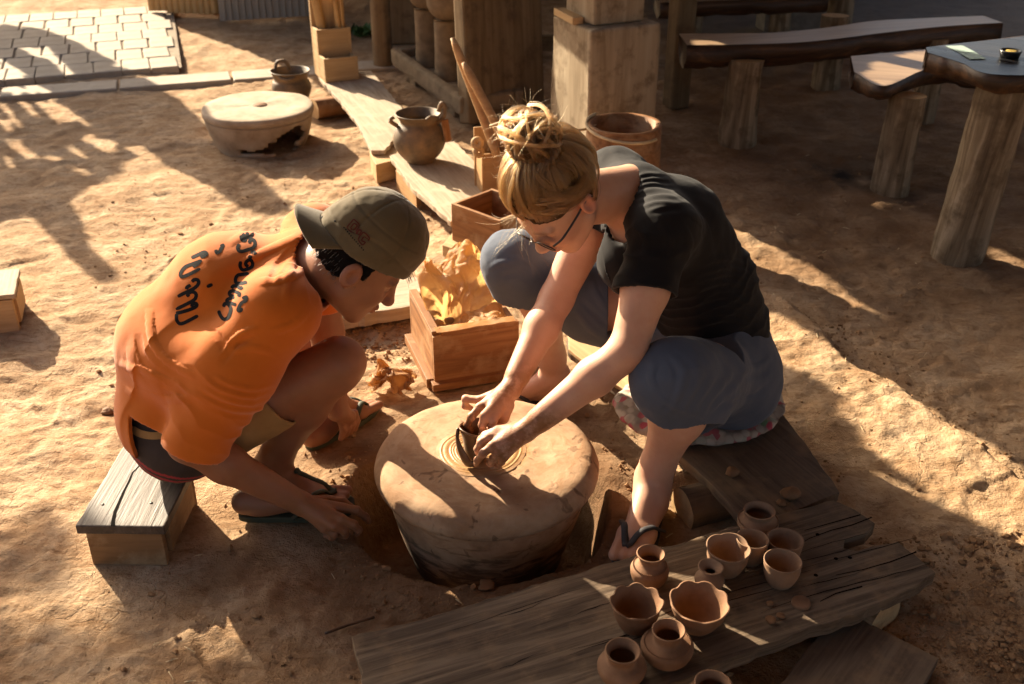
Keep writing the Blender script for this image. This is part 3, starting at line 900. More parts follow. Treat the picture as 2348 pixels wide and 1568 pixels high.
def crate(name, label, corners, ztop, zbot, material, th=.014, cat='crate', bottom=True, group=None, base_px=None):
    """an open box: corners measured at its rim are left-back, left-front, right-front"""
    LB, LF, RF = (G(*p, ztop) for p in corners)
    u = RF - LF; w = np.linalg.norm(u); u /= w
    d = LB - LF; dl = abs(d @ np.array((-u[1], u[0], 0)))
    vv = np.array((-u[1], u[0], 0)); vv *= np.sign(vv @ d)
    c = LF + u * w / 2 + vv * dl / 2; c[2] = 0
    root = empty(name, (c[0], c[1], zbot), math.atan2(u[1], u[0]))
    tag(root, label, cat, group)
    h = ztop - zbot
    bar('side_board', (-w / 2, -dl / 2 + th / 2, h / 2), (w / 2, -dl / 2 + th / 2, h / 2), h, th, material, root, side=(0, 0, 1))
    bar('side_board', (-w / 2, dl / 2 - th / 2, h / 2), (w / 2, dl / 2 - th / 2, h / 2), h, th, material, root, side=(0, 0, 1))
    bar('end_board', (-w / 2 + th / 2, -dl / 2 + th + .001, h / 2), (-w / 2 + th / 2, dl / 2 - th - .001, h / 2), h * .995, th, material, root, side=(0, 0, 1))
    bar('end_board', (w / 2 - th / 2, -dl / 2 + th + .001, h / 2), (w / 2 - th / 2, dl / 2 - th - .001, h / 2), h * .995, th, material, root, side=(0, 0, 1))
    bar('bottom_board', (-w / 2 + th, 0, .012), (w / 2 - th, 0, .012), dl - 2 * th - .002, .01, material, root)
    return root, w, dl, h

# ------------------------------------------------------------------ the big kick wheel in its pit
wr = empty('potters_wheel', (WHEEL[0], WHEEL[1], 0))
tag(wr, 'large round clay-spattered potter\'s wheel sunk in the earth pit', 'pottery wheel')
def wobble(r, z, a, t):
    n = float(vnoise(np.array([[math.cos(a) * 2.2, math.sin(a) * 2.2, z * 9]]), 8)[0])
    n2 = float(vnoise(np.array([[math.cos(a) * 9, math.sin(a) * 9, z * 30 + r * 20]]), 9)[0])
    return r * (1 + .008 * n + .004 * n2), z + .0012 * n2
R = .268
head = fine([(.0, 0), (.10, 0), (.2, -.001), (.236, -.004), (.255, -.013), (R, -.034), (.268, -.052), (.258, -.066), (.240, -.070)], 3)
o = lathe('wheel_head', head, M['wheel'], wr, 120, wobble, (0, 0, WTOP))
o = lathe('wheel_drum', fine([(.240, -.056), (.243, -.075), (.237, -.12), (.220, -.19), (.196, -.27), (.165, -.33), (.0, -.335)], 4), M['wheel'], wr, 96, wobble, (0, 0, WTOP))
sm_prof = [(0.0, .0045)] + [(r, .0030 + .0007 * math.sin(r * 700 + 2 * math.sin(r * 190)) - .030 * max(0, r - .07)) for r in np.linspace(.012, .098, 60)] + [(.106, .0004)]
lathe('slip_ring', sm_prof, M['clay_wet'] if False else M['wheel'], wr, 96, lambda r, z, a, t: (r * (1 + .02 * math.sin(a * 2 + 1) + .015 * math.sin(a * 5)), z), (-.012, -.005, WTOP + .0006))
pc = G(*zh(455, 1290), WTOP + .004)
cup = empty('clay_cup', (pc[0] + .004, pc[1] + .022, WTOP + .004))
tag(cup, 'wet clay cup being shaped between the woman\'s hands', 'clay cup')
lathe('cup_wall', fine([(0, 0), (.020, 0), (.025, .006), (.026, .03), (.029, .060), (.036, .086), (.0375, .090), (.034, .091), (.027, .07), (.022, .035), (.018, .012), (0, .010)], 4), M['clay_wet'], cup, 48,
      lambda r, z, a, t: (r * (1 + .02 * math.sin(3 * a)), z + (.004 * math.sin(2 * a) if z > .05 else 0)))
rag_pts = [pc + np.array(q) for q in ((-.034, .022, .088), (-.036, .012, .06), (-.026, -.002, .035), (-.012, -.010, .012), (.004, -.010, .010))]
rg = tube('shaping_rag', rag_pts, .010, M['clay_wet'], None, 10, flat=.45, n=26, rfun=lambda t: .7 + .5 * math.sin(t * 3.0))
tag(rg, 'brown wet strip of cloth hugging the clay cup wall', 'rag')

# ------------------------------------------------------------------ the man's stool
def stool(name, label, top_px, ztop, thick, base_in, leg_h, mt, ms):
    pts = [G(*p, ztop) for p in top_px]     # near-left, near-right, far-right, far-left
    c = np.mean(pts, 0)
    root = empty(name, (c[0], c[1], 0)); tag(root, label, 'stool')
    b = board('seat_board', top_px, ztop, thick, mt, root, along=(0, 3), rag=.0015, bevel=.003)
    inn = [c + (p - c) * base_in for p in pts]
    zc = (ztop - thick) / 2 - .0015
    hh = ztop - thick - .003
    for i, j, k in ((0, 1, 0), (3, 2, 0)):
        bar('end_board', (*inn[i][:2], zc), (*inn[j][:2], zc), hh, .02, ms, root, (c[0], c[1], 0), side=(0, 0, 1))
    for i, j in ((0, 3), (1, 2)):
        a, d = inn[i] * .93 + inn[j] * .07, inn[j] * .93 + inn[i] * .07
        bar('rail', (*a[:2], zc + .01), (*d[:2], zc + .01), hh * .72, .018, ms, root, (c[0], c[1], 0), side=(0, 0, 1))
    return root, c
st1, c1_ = stool('low_stool', 'low wooden stool with cracked dark seat under the man', [z3(90, 1060), z3(690, 1065), z3(900, 640), z3(465, 450)], .120, .024, .86, .1, M['wood_stool'], M['wood_stool_side'])
crack = [G(*z3(*p), .1205) - np.array((c1_[0], c1_[1], 0)) for p in ((345, 1062), (350, 1020), (362, 965), (390, 900), (420, 830), (455, 760), (480, 700), (540, 640), (575, 590))]
Vc, Fc = [], []
for i, p in enumerate(crack):
    w_ = .0042 * (1 - i / 9) + .0006
    Vc += [p + (-w_, 0, .0), p + (w_, 0, 0)]
    if i: Fc.append((2 * i - 2, 2 * i - 1, 2 * i + 1, 2 * i))
M['gap'] = plain('open split', (.006, .004, .003), .95, .05)
mesh_obj('split', Vc, Fc, M['gap'], st1)
for q in ((278, 915), (605, 905)):
    p = G(*z3(*q), .1205) - np.array((c1_[0], c1_[1], 0))
    lathe('nail_head', [(0, .001), (.0035, .0006), (.004, -.001)], plain('nail head', (.05, .045, .04), .5, .5, .6), st1, 12, None, p)
stool('low_stool', 'small pale wooden stool at the picture\'s left edge on sunlit earth', [(-150, 690), (33.5, 674.6), (45.5, 614.8), (-128, 628)], .135, .016, .90, .1, M['wood_dusty'], M['wood_pale'])

# ------------------------------------------------------------------ boards and blocks in front
front = board('plank', [(805, 1459), (1000, 1408), (1200, 1350), (1440, 1278), (1650, 1216), (1780, 1180), (1912, 1146), (1960, 1168), (2006, 1199), (1985, 1222), (1936, 1236), (1934, 1256), (1965, 1262), (2058, 1241), (2098, 1272), (2145, 1312), (2060, 1360), (1960, 1408), (1840, 1446), (1700, 1500), (1560, 1560), (1400, 1620), (1150, 1700), (860, 1720), (832, 1580)],
              .105, .032, M['wood_grey'], None, (0, 6), .004)
tag(front, 'long weathered grey plank crowded with small clay pots', 'plank')
for q in ((330, 850), (410, 845), (225, 712), (215, 945)):
    p = G(*z9(*q), .1055)
    k = lathe('nail_hole', [(0, .0), (.0042, 0), (.0048, -.0006)], M['gap'], None, 12)
    k.parent = front; k.matrix_basis = front.matrix_basis.inverted() @ Matrix.Translation(p)
for i, pl in enumerate((((535, 615), (420, 660), (300, 690), (180, 735), (120, 770)), ((790, 812), (640, 870), (480, 915), (330, 945)), ((470, 600), (330, 640), (150, 690)), ((480, 1010), (330, 1050), (240, 1095)))):
    Vc, Fc = [], []
    for j, q in enumerate(pl):
        p = G(*z9(*q), .1056); w_ = .0017 * (1 - j / len(pl)) + .0004
        Vc += [p + (0, -w_, 0), p + (0, w_, 0)]
        if j: Fc.append((2 * j - 2, 2 * j, 2 * j + 1, 2 * j - 1))
    k = mesh_obj('split', Vc, Fc, M['gap'], front); k.matrix_basis = front.matrix_basis.inverted()
fm = front.matrix_basis
for i in range(16):
    r_ = random.Random(400 + i)
    x0, y0 = r_.uniform(-.62, .35), r_.uniform(-.11, .12); L = r_.uniform(.10, .38); Vc, Fc = [], []
    for j in range(9):
        t_ = j / 8; w_ = r_.uniform(.0005, .0011) * math.sin(math.pi * (t_ * .9 + .05)); y_ = y0 + .006 * math.sin(3 * t_ + i) + .0012 * r_.gauss(0, 1)
        Vc += [(x0 + L * t_, y_ - w_, .0006), (x0 + L * t_, y_ + w_, .0006)]
        if j: Fc.append((2 * j - 2, 2 * j, 2 * j + 1, 2 * j - 1))
    mesh_obj('split', Vc, Fc, M['gap'], front)
seat = board('plank', [(1345, 738), (1600, 820), (1762, 908), (1850, 1020), (1925, 1128), (1835, 1165), (1720, 1212), (1640, 1120), (1560, 1045), (1430, 905), (1302, 800), (1300, 752)], .098, .026, M['wood_seat'], None, (10, 8), .003)
tag(seat, 'wide dark seat board running under the woman and her cushion', 'plank')
low = board('plank', [(1905, 1418), (1958, 1410), (2152, 1508), (2110, 1580), (2040, 1680), (1700, 1680), (1790, 1565)], .050, .022, M['wood_seat'], None, (5, 0), .002, tilt=(0, 0))
tag(low, 'dark flat board lying at the bottom right below the pots', 'plank')
e_ = G(2030, 1418, .040)
lg = log_obj('log', e_, e_ + np.array((-.13, .17, -.004)), .050, .046, M['log'], seed=3, ends=M['wood_pale'])
tag(lg, 'short pale-cut log propping the grey plank\'s end', 'log')
e_ = G(1564, 1168, .030)
lg = log_obj('log', e_, e_ + np.array((.24, .10, -.006)), .052, .048, M['wood_seat'], seed=5, ends=M['wood_pale'])
tag(lg, 'split log with pale end beside the woman\'s sandalled foot', 'log')
lg = log_obj('log', G(1390, 800, .036), G(1480, 740, .036), .036, .036, M['log'], seed=9)
tag(lg, 'log block under the far end of the seat board', 'log')
lg = log_obj('log', G(900, 1500, .036), G(960, 1620, .036), .036, .036, M['log'], seed=12)
tag(lg, 'log block under the near left end of the grey plank', 'log')
pale = board('plank', [(1300, 748), (1342, 734), (1420, 786), (1520, 868), (1470, 915), (1395, 872), (1304, 800)], .112, .012, M['wood_pale'], None, (1, 3), .002)
tag(pale, 'pale board end showing between the woman\'s shins', 'plank')
# cushion
cr = empty('cushion', (*G(1600, 940, .1)[:2], .098)); tag(cr, 'flat floral cushion under the seated woman', 'cushion')
v = Vol((.22, 2.10, .09), (.78, 2.70, .2), .005)
cc = np.array((.50, 2.375, .122))
v.ell(cc + (.0, -.02, 0), (.225, .19, .026), basis((.96, .27, 0), (0, 0, 1)), .01)
v.ell(cc + (-.12, -.05, .008), (.10, .12, .022), None, .03)
V, Q = v.mesh(1); N = vert_normals(V, Q)
V = V + N * (.006 * fbm(V * 22, 3, 51))[:, None]
np_mesh('cushion_cover', V - np.array(cr.location), Q, M['floral'], cr, True)

# ------------------------------------------------------------------ the little pots
ZP = .1055
def pot(name, label, q, h, prof, material, wob=None, group='small clay pots on the grey plank', z0=ZP, hole=.0):
    p = G(*z5(*q), z0 + h)
    hnd = random.Random(label); e1, e2, e3 = hnd.uniform(.006, .018), hnd.uniform(0, 6), hnd.uniform(-.02, .02)
    def wob_(r, z, a, t, wob=wob):
        r, z = (r, z) if wob is None else wob(r, z, a, t)
        k = 1 + e1 * math.cos(2 * a + e2) * (z / h) + .006 * float(vnoise(np.array([[math.cos(a) * 2 + e2, math.sin(a) * 2, z * 60]]), 5)[0])
        return r * k, z * (1 + e3 * math.cos(a + e2))
    o = lathe(name, fine(prof, 4), material, None, 56, wob_, (p[0], p[1], z0 + .0005), random.uniform(0, 6))
    m = o.modifiers.new('bevel', 'WELD') if False else None
    tag(o, label, 'clay pot', group)
    return o
def scal(n, amp, r0, h):
    def f(r, z, a, t):
        k = smooth01(.62 * h, h, np.array(z)) * 1.0
        w = abs(math.cos(a * n / 2)) ** .8
        return r * (1 + amp * .55 * float(k) * (w - .5)), z + amp * r0 * .9 * float(k) * (w - .6)
    return f
def cup_p(r, h, foot=.66, lip=1.0, belly=.95):
    return [(0, 0), (foot * r * .9, 0), (foot * r, .002), ((foot + .16) * r, .2 * h), (belly * r, .58 * h), (.97 * r, .82 * h), (lip * r, .97 * h), (lip * r * .985, h), (lip * r * .93, .99 * h), (.86 * r, .8 * h), (.80 * r, .5 * h), (.6 * r, .16 * h), (0, .1 * h)]
def jar_p(rim, body, h, neck=.82, at=.45, nb=.72):
    return [(0, 0), (.62 * body, 0), (.66 * body, .002), (.88 * body, .18 * h), (body, at * h), (.93 * body, (at + .13) * h), (max(neck * rim, .5 * body), nb * h), (neck * rim * 1.02, .84 * h), (rim, .965 * h), (rim * .99, h), (rim * .9, .995 * h), (neck * rim * .86, .84 * h), (neck * rim * .9, .7 * h), (.82 * body, .45 * h), (.6 * body, .12 * h), (0, .09 * h)]
def beads(o, r, z, n, rr, material):
    bm = bmesh.new()
    for i in range(n):
        a = i / n * 2 * math.pi
        m = Matrix.Translation((r * math.cos(a), r * math.sin(a), z)) @ Matrix.Rotation(a, 4, 'Z') @ Matrix.Diagonal((rr * .7, rr * .62, rr * 1.5, 1))
        bmesh.ops.create_icosphere(bm, subdivisions=1, radius=1, matrix=m)
    k = bm_obj('notched_band', bm, material, o, True); k['kind'] = 'stuff'
A, B2 = M['clay_pot'], M['clay_pot2']
o = pot('clay_jar', 'squat wide-mouthed jar, hindmost on the grey plank', (1572, 150), .058, jar_p(.0345, .0455, .058, .92, .40, .74), B2); beads(o, .0435, .033, 64, .0018, B2)
o = pot('clay_jar', 'tall-necked jar with notched band beside the woman\'s toes', (1157, 315), .078, jar_p(.029, .040, .078, .80, .42, .70), A); beads(o, .0345, .048, 60, .0018, A)
o = pot('clay_vase', 'smallest pale vase with a narrow mouth among the pots', (1386, 366), .056, jar_p(.0255, .0305, .056, .50, .38, .74), B2)
o = pot('clay_cup', 'plain tapered cup touching the squat jar', (1546, 258), .060, cup_p(.0345, .060), B2)
o = pot('clay_cup', 'shallow plain cup, rightmost and behind another cup', (1671, 260), .048, cup_p(.0385, .048, .7), B2)
o = pot('clay_cup', 'round-bellied plain cup at the front right of the cups', (1662, 342), .060, cup_p(.0390, .060, .62, 1.0, .96), B2)
o = pot('clay_bowl', 'pinched-lip bowl behind the pale narrow vase', (1454, 292), .064, cup_p(.0445, .064, .6, 1.04, .96), B2, scal(4, .10, .0445, .064))
o = pot('clay_bowl', 'darker scalloped bowl at the left of the pair', (1103, 500), .066, cup_p(.0480, .066, .55, 1.04, .92), A, scal(8, .17, .0480, .066))
o = pot('clay_bowl', 'largest scalloped bowl with a notched rim at the right of the pair', (1343, 500), .064, cup_p(.0555, .064, .52, 1.04, .92), A, scal(8, .13, .0555, .064)); beads(o, .0515, .045, 70, .0016, A)
o = pot('clay_jar', 'shouldered jar in front of the largest scalloped bowl', (1225, 607), .074, jar_p(.031, .050, .074, .86, .42, .66), A); beads(o, .0435, .043, 66, .0018, A)
o = pot('clay_jar', 'glossy round jar nearest the plank\'s front left', (1050, 686), .070, jar_p(.033, .046, .070, .84, .42, .66), A)
o = pot('clay_jar', 'jar cut off by the picture\'s bottom edge', (1395, 812), .060, jar_p(.033, .045, .060, .86, .42, .66), A)
p = G(*z5(1730, 508), ZP)
o = lathe('clay_disc', fine([(0, .007), (.016, .0072), (.019, .005), (.0192, .001), (.018, 0), (0, 0)], 2), A, None, 36, None, (p[0], p[1], ZP + .0005)); tag(o, 'small flat round clay disc on the grey plank', 'clay disc')
def lump(name, p, r, material, seed, squash=.7, amp=.5, sub=3, parent=None, sc=(1, 1, 1), fr=1.6):
    bm = bmesh.new(); bmesh.ops.create_icosphere(bm, subdivisions=sub, radius=1)
    V = np.array([q.co[:] for q in bm.verts])
    n = 1 + amp * .38 * fbm(V * fr * .8 + seed * 7.3, 2, seed) + amp * .10 * fbm(V * fr * 3 + seed, 2, seed + 5)
    V = V * n[:, None] * r * np.array(sc) * (1, 1, squash)
    for q, w in zip(bm.verts, V): q.co = Vector(w)
    return bm_obj(name, bm, material, parent, True, (p[0], p[1], p[2] - V[:, 2].min() * .92))
for lab, q, r, zz, s in (('crumbled clay scrap beside the flat clay disc', (1652, 560), .009, ZP, 3), ('curled clay scrap leftmost of the scraps near the disc', (1612, 578), .010, ZP, 4), ('thin clay shaving between scallop bowl and flat disc', (1612, 512), .008, ZP, 6),
                          ('dark clay lump at the seat board\'s front corner', (1690, 105), .022, .0985, 8), ('small clay lump beside the dark lump on the seat board', (1655, 128), .011, .0985, 9)):
    o = lump('clay_scrap', G(*z5(*q), zz), r, M['scrap'], s, .6, .8, 2); tag(o, lab, 'clay scrap', 'clay scraps on the boards')
o = lump('clay_scrap', G(1678, 1092, .0985), .017, M['scrap'], 15, .8, .7, 2); tag(o, 'orange clay crumb alone on the dark seat board', 'clay scrap', 'clay scraps on the boards')
tw = [G(*z3(*p), .004) for p in ((2080, 1500), (1990, 1540), (1930, 1560))]
o = tube('twig', [G(858, 1415, .006), G(800, 1432, .006), G(745, 1452, .006)], .003, M['wood_bark'], None, 6); tag(o, 'thin dark twig on the earth near the grey plank\'s left end', 'twig')
for lab, q, r, s in (('two crumbs of red clay on sunlit earth left of the man', (245, 938), .016, 21), ('clay crumb at the foot of the crumpled bag', (852, 932), .018, 22), ('dark wet clay crumb on the pit\'s front lip', (1115, 1352), .016, 23)):
    o = lump('clay_crumb', (*G(*q)[:2], gz(*G(*q)[:2])), r, M['scrap'], s, .5, .9, 3); tag(o, lab, 'clay scrap')

# ------------------------------------------------------------------ clay box, bags, second box
bx, bw_, bd_, bh_ = crate('clay_box', 'open wooden box holding plastic-wrapped clay beside the wheel', [zb(110, 815), zb(305, 1125), zb(905, 1035)], .172, .024, M['wood_box'], .016, 'wooden box')
rim = empty('box_base', (0, 0, 0)); bpy.data.objects.remove(rim)
fb = bar('base_board', (-bw_ / 2 - .010, -bd_ / 2 - .006, -.008), (bw_ / 2 - .02, -bd_ / 2 - .006, -.008), .03, .022, M['wood_box'], bx)
bar('base_board', (-bw_ / 2 - .010, -bd_ / 2 + .012, -.0085), (-bw_ / 2 - .010, bd_ / 2, -.0085), .022, .03, M['wood_box'], bx)
bar('rim_cleat', (-bw_ / 2 + .012, -bd_ / 2 + .012, bh_ + .0065), (-bw_ / 2 + .012, bd_ / 2 - .004, bh_ + .0065), .024, .012, M['wood_box'], bx)
bar('rim_cleat', (-bw_ / 2 + .026, -bd_ / 2 + .008, bh_ + .006), (bw_ / 2, -bd_ / 2 + .008, bh_ + .006), .016, .012, M['wood_box'], bx)
bxl = np.array(bx.location); bxa = bx.rotation_euler[2]
def BX(x, y, z):
    return bxl + np.array((x * math.cos(bxa) - y * math.sin(bxa), x * math.sin(bxa) + y * math.cos(bxa), z))
def vnoise3(P, seed): return np.stack([vnoise(P, seed), vnoise(P + 17.3, seed + 1), vnoise(P + 41.7, seed + 2)], -1)
def fold3(P, seed): return np.stack([np.abs(vnoise(P + 3.7 * k, seed + k)) * 2 - .62 for k in range(3)], -1)
n = 150
U, Wv = np.meshgrid(np.linspace(0, 1, n), np.linspace(0, 1, n), indexing='ij')
Pn = np.stack([U * 3.0, Wv * 3.0, 0 * U], -1)
ang_ = np.arctan2(Wv - .35, U - .32); rad_ = np.hypot(U - .32, Wv - .35)
pleat = np.abs(vnoise(np.stack([ang_ * 4.2, rad_ * 1.4, 0 * U], -1), 69)) * 2 - .6
hz = bh_ + .004 + .055 * smooth01(.35, .8, Wv) + .100 * np.exp(-(((U - .74) / .22) ** 2 + ((Wv - 1.0) / .32) ** 2)) + .040 * np.exp(-(((U - .14) / .18) ** 2 + ((Wv - .82) / .25) ** 2)) - .075 * np.exp(-(((U - .24) / .15) ** 2 + ((Wv - .34) / .22) ** 2)) - .020 * np.exp(-(((U - .62) / .2) ** 2 + ((Wv - .35) / .2) ** 2))
wgt = np.clip(np.minimum(np.minimum(U, 1 - U) * 8, (Wv + .04) * 5), .15, 1)[..., None]
Pos = np.stack([(U - .5) * (bw_ - .02) + .004, (Wv - .5) * (bd_ + .02) + .012, hz], -1)
Pos += wgt * (.020 * vnoise3(Pn * 1.1, 61) + .010 * fold3(Pn * 1.7 + .5 * vnoise3(Pn * 1.5, 90), 71) + .0030 * fold3(Pn * 5.5, 77))
Pos[..., 2] += wgt[..., 0] * .012 * pleat * smooth01(.08, .3, rad_)
Pos[..., 2] = np.where(Pos[..., 1] < -bd_ / 2 + .035, np.maximum(Pos[..., 2], bh_ + .014), Pos[..., 2])
Pos[..., 0] = np.where(Pos[..., 2] < bh_ + .012, np.clip(Pos[..., 0], -bw_ / 2 + .024, bw_ / 2 - .02), Pos[..., 0])
Vb = Pos.reshape(-1, 3)
Qb = np.array([(i * n + j, (i + 1) * n + j, (i + 1) * n + j + 1, i * n + j + 1) for i in range(n - 1) for j in range(n - 1)])
bag = np_mesh('plastic_bag', Vb, Qb, M['plastic'], None, True)
bag.location = bxl; bag.rotation_euler = (0, 0, bxa)
tag(bag, 'crumpled clear plastic bag smeared with clay on top of the box', 'plastic bag')
for i, (x, y, r) in enumerate(((-.07, -.03, .045), (-.02, .03, .05), (.05, .0, .05), (-.085, .05, .035))):
    o = lump('clay_lump', BX(x, y, .04), r, M['clay_wet'], 30 + i, .8, .5, 3); tag(o, ['red clay lump at the box\'s front left corner', 'red clay lump in the middle of the box', 'red clay lump under the bag at the box\'s right', 'red clay lump at the back left of the box'][i], 'clay lump', 'clay lumps in the box')
p = G(898, 905)
n = 110
U, Wv = np.meshgrid(np.linspace(-1, 1, n), np.linspace(-1, 1, n), indexing='ij')
rr_ = np.hypot(U, Wv); Pn = np.stack([U, Wv, 0 * U], -1)
sq = np.maximum(np.abs(U), np.abs(Wv)) / np.maximum(rr_, 1e-6)
Ud, Wd = U * sq, Wv * sq; rd_ = np.minimum(np.maximum(np.abs(U), np.abs(Wv)), 1)
Pos = np.stack([Ud * .070, Wd * .056, .066 * (1 - rd_ ** 1.6) + .004], -1)
Pos += .022 * vnoise3(Pn * 1.3, 101) + .024 * fold3(Pn * 1.7 + .5 * vnoise3(Pn * 2, 95), 111) + .007 * fold3(Pn * 4.2, 117) + .002 * fold3(Pn * 9, 121)
Pos[..., 2] = np.maximum(Pos[..., 2] + .012, .002)
bag2 = np_mesh('plastic_bag', Pos.reshape(-1, 3), np.array([(i * n + j, (i + 1) * n + j, (i + 1) * n + j + 1, i * n + j + 1) for i in range(n - 1) for j in range(n - 1)]), M['bag2'], None, True)
bag2.location = (p[0], p[1] + .03, .008)
tag(bag2, 'crumpled clay-stained bag on the ground between man and box', 'plastic bag')
b2, w2, d2, h2 = crate('clay_box', 'empty open wooden box on a block behind the plastic-wrapped clay', [zb(735, 90), zb(432, 190), zb(770, 312)], .20, .055, M['wood_box'], .013, 'wooden box')
o = board('wood_block', [zb(370, 480), zb(560, 545), zb(620, 430), zb(450, 380)], .056, .05, M['wood_pale'], None, (0, 1), .0008); tag(o, 'short pale wood block under the empty box\'s corner', 'wood block')
o = board('plank', [(700, 742), (950, 700), (1010, 655), (985, 632), (860, 640), (735, 668), (640, 700)], .060, .045, M['wood_dusty'], None, (0, 1), .004); tag(o, 'thick old board on the ground behind the man\'s chin', 'plank')
kn = lump('knot', G(*z2(1500, 890), .06), .02, M['wood_dusty'], 41, .5, .4, 2); kn.parent = o; kn.matrix_basis = o.matrix_basis.inverted() @ kn.matrix_basis

# ------------------------------------------------------------------ second wheel, pots and planks behind
w2c = np.array((-1.205, 4.91)); w2 = empty('potters_wheel', (w2c[0], w2c[1], 0)); tag(w2, 'dusty second potter\'s wheel with a broken drum, standing behind', 'pottery wheel')
def wob2(r, z, a, t):
    n_ = float(vnoise(np.array([[math.cos(a) * 3, math.sin(a) * 3, z * 12]]), 18)[0]); return r * (1 + .012 * n_), z + .002 * n_
lathe('wheel_head', fine([(0, 0), (.15, 0), (.24, -.001), (.260, -.010), (.262, -.030), (.252, -.040), (.236, -.042), (0, -.042)], 3), M['wheel_old'], w2, 80, wob2, (0, 0, .182))
Vd, Fd = lathe_geo(fine([(.236, -.041), (.232, -.07), (.218, -.12), (.198, -.17), (.186, -.20)], 5), 72, wob2)
def broken(f):
    c = np.mean([Vd[i] for i in f], 0); a = math.degrees(math.atan2(c[1], c[0])); z = c[2]
    n_ = 14 * float(vnoise(np.array([[a * .11, z * 60, 0]]), 3)[0])
    if -68 + n_ < a < -18 + n_ and z < -.055 - .0016 * abs(a + 35) + .0006 * n_: return True
    return -112 + n_ < a < -60 and -.168 < z < -.146 + .0008 * n_
Fd = [f for f in Fd if not broken(f)]
dr = mesh_obj('wheel_drum', Vd, Fd, M['wheel_old'], w2, True, (0, 0, .182)); sm = dr.modifiers.new('thick', 'SOLIDIFY'); sm.thickness = .018; sm.offset = -1
lathe('hub', [(0, .006), (.028, .005), (.035, .0005)], M['scrap'], w2, 24, wob2, (.01, .0, .1825))
def jar_big(name, label, px, z0, r, h, prof, material, handles):
    p = G(*px, z0); root = empty(name, (p[0], p[1], z0)); tag(root, label, 'clay pot')
    lathe('body', fine(prof, 4), material, root, 56, lambda r_, z, a, t: (r_ * (1 + .008 * math.sin(3 * a + z * 20)), z))
    for hp in handles: tube('handle', hp, .009, material, root, 8)
    return root
r, h = .112, .205
jar_big('water_pot', 'round dark pot with lug handles standing on the sunlit plank', (963, 368), .112, r, h,
        [(0, 0), (.055, 0), (.06, .003), (.098, .05), (r, .10), (.098, .145), (.078, .168), (.079, .18), (.094, .203), (.096, .207), (.090, .206), (.072, .182), (.07, .165), (.09, .14), (.10, .10), (.085, .05), (0, .02)], M['old_pot'],
        [[(.070, -.01, .165), (.105, -.012, .19), (.112, -.010, .235), (.100, -.006, .250), (.085, -.004, .215)], [(-.085, -.03, .160), (-.115, -.035, .185), (-.098, -.03, .200)], [(.085, -.05, .20), (.06, -.07, .21), (.04, -.082, .2)]])
pl_ = G(963, 368, .112)
o = bar('wooden_tag', (pl_[0] + .112, pl_[1] - .03, .30), (pl_[0] + .125, pl_[1] - .04, .21), .035, .01, M['wood_box']); tag(o, 'small wooden paddle hanging on the round pot\'s handle', 'paddle')
jar_big('water_pot', 'brown wide-mouthed pot with loop handle behind the broken wheel', (672, 236), .0, .1, .17,
        [(0, 0), (.06, 0), (.085, .03), (.104, .08), (.098, .115), (.088, .13), (.092, .15), (.104, .172), (.105, .176), (.099, .175), (.083, .15), (.08, .128), (.09, .1), (.09, .06), (0, .02)], M['old_pot'],
        [[(-.085, .03, .160), (-.075, .04, .205), (-.04, .045, .215), (-.02, .05, .195), (-.015, .06, .165)], [(-.04, -.09, .16), (.0, -.105, .15), (.04, -.09, .162)]])
fp = board('plank', [z7(180, 442), z7(330, 415), z7(480, 402), z7(580, 520), z7(700, 662), z7(640, 770), z7(560, 862), z7(485, 862), z7(400, 700), z7(290, 560)], .112, .020, M['wood_dusty'], None, (0, 8), .004); tag(fp, 'worn plank reaching from the tool holder to the round pot', 'plank')
np_ = board('plank', [z7(590, 892), z7(760, 842), z7(960, 808), z7(1080, 930), z7(1180, 1040), z7(1130, 1200), z7(940, 1270), z7(830, 1170), z7(720, 1080), z7(640, 960)], .110, .022, M['wood_dusty'], None, (0, 7), .004); tag(np_, 'curved sunlit plank under the round dark pot', 'plank')
o = board('wood_block', [z7(475, 868), z7(640, 838), z7(665, 905), z7(510, 945)], .088, .086, M['wood_pale'], None, (0, 1), .002); tag(o, 'chunky wood block propping the meeting ends of two planks', 'wood block')
o = board('wood_block', [z7(625, 975), z7(740, 1085), z7(770, 1060), z7(660, 955)], .086, .084, M['wood_tool'], None, (0, 1), .001); tag(o, 'upright board leg under the curved sunlit plank', 'wood block')
lg = log_obj('log', G(*z7(160, 628), .045), G(*z7(330, 598), .045), .052, .050, M['wood_box'], seed=21, ends=M['wood_pale']); tag(lg, 'reddish short log beside the broken wheel and far pot', 'log')

# stepped wooden holder with bamboo sticks
c_ = G(*z7(310, 462), .113)
th_ = empty('tool_holder', (c_[0] - .03, c_[1] + .08, .113), .42); tag(th_, 'stepped wooden tool holder standing at the far plank\'s end', 'tool holder')
def openbox(root, x0, x1, y0, y1, z0, z1, t_, mt):
    bar('board', (x0, y0, (z0 + z1) / 2), (x0, y1, (z0 + z1) / 2), z1 - z0, t_, mt, root, side=(0, 0, 1)); bar('board', (x1, y0, (z0 + z1) / 2), (x1, y1, (z0 + z1) / 2), z1 - z0, t_, mt, root, side=(0, 0, 1))
    bar('board', (x0 + t_ / 2, y0 + t_ / 2, (z0 + z1) / 2), (x1 - t_ / 2, y0 + t_ / 2, (z0 + z1) / 2), z1 - z0 - .002, t_, mt, root, side=(0, 0, 1))
    bar('board', (x0 + t_ / 2, (y0 + y1) / 2, z0 + .012), (x1 - t_ / 2, (y0 + y1) / 2, z0 + .012), y1 - y0 - 2 * t_, t_, mt, root)
openbox(th_, -.085, .085, -.10, .0, 0, .125, .014, M['wood_pale'])
openbox(th_, -.085, .085, .002, .10, 0, .255, .0145, M['wood_pale'])
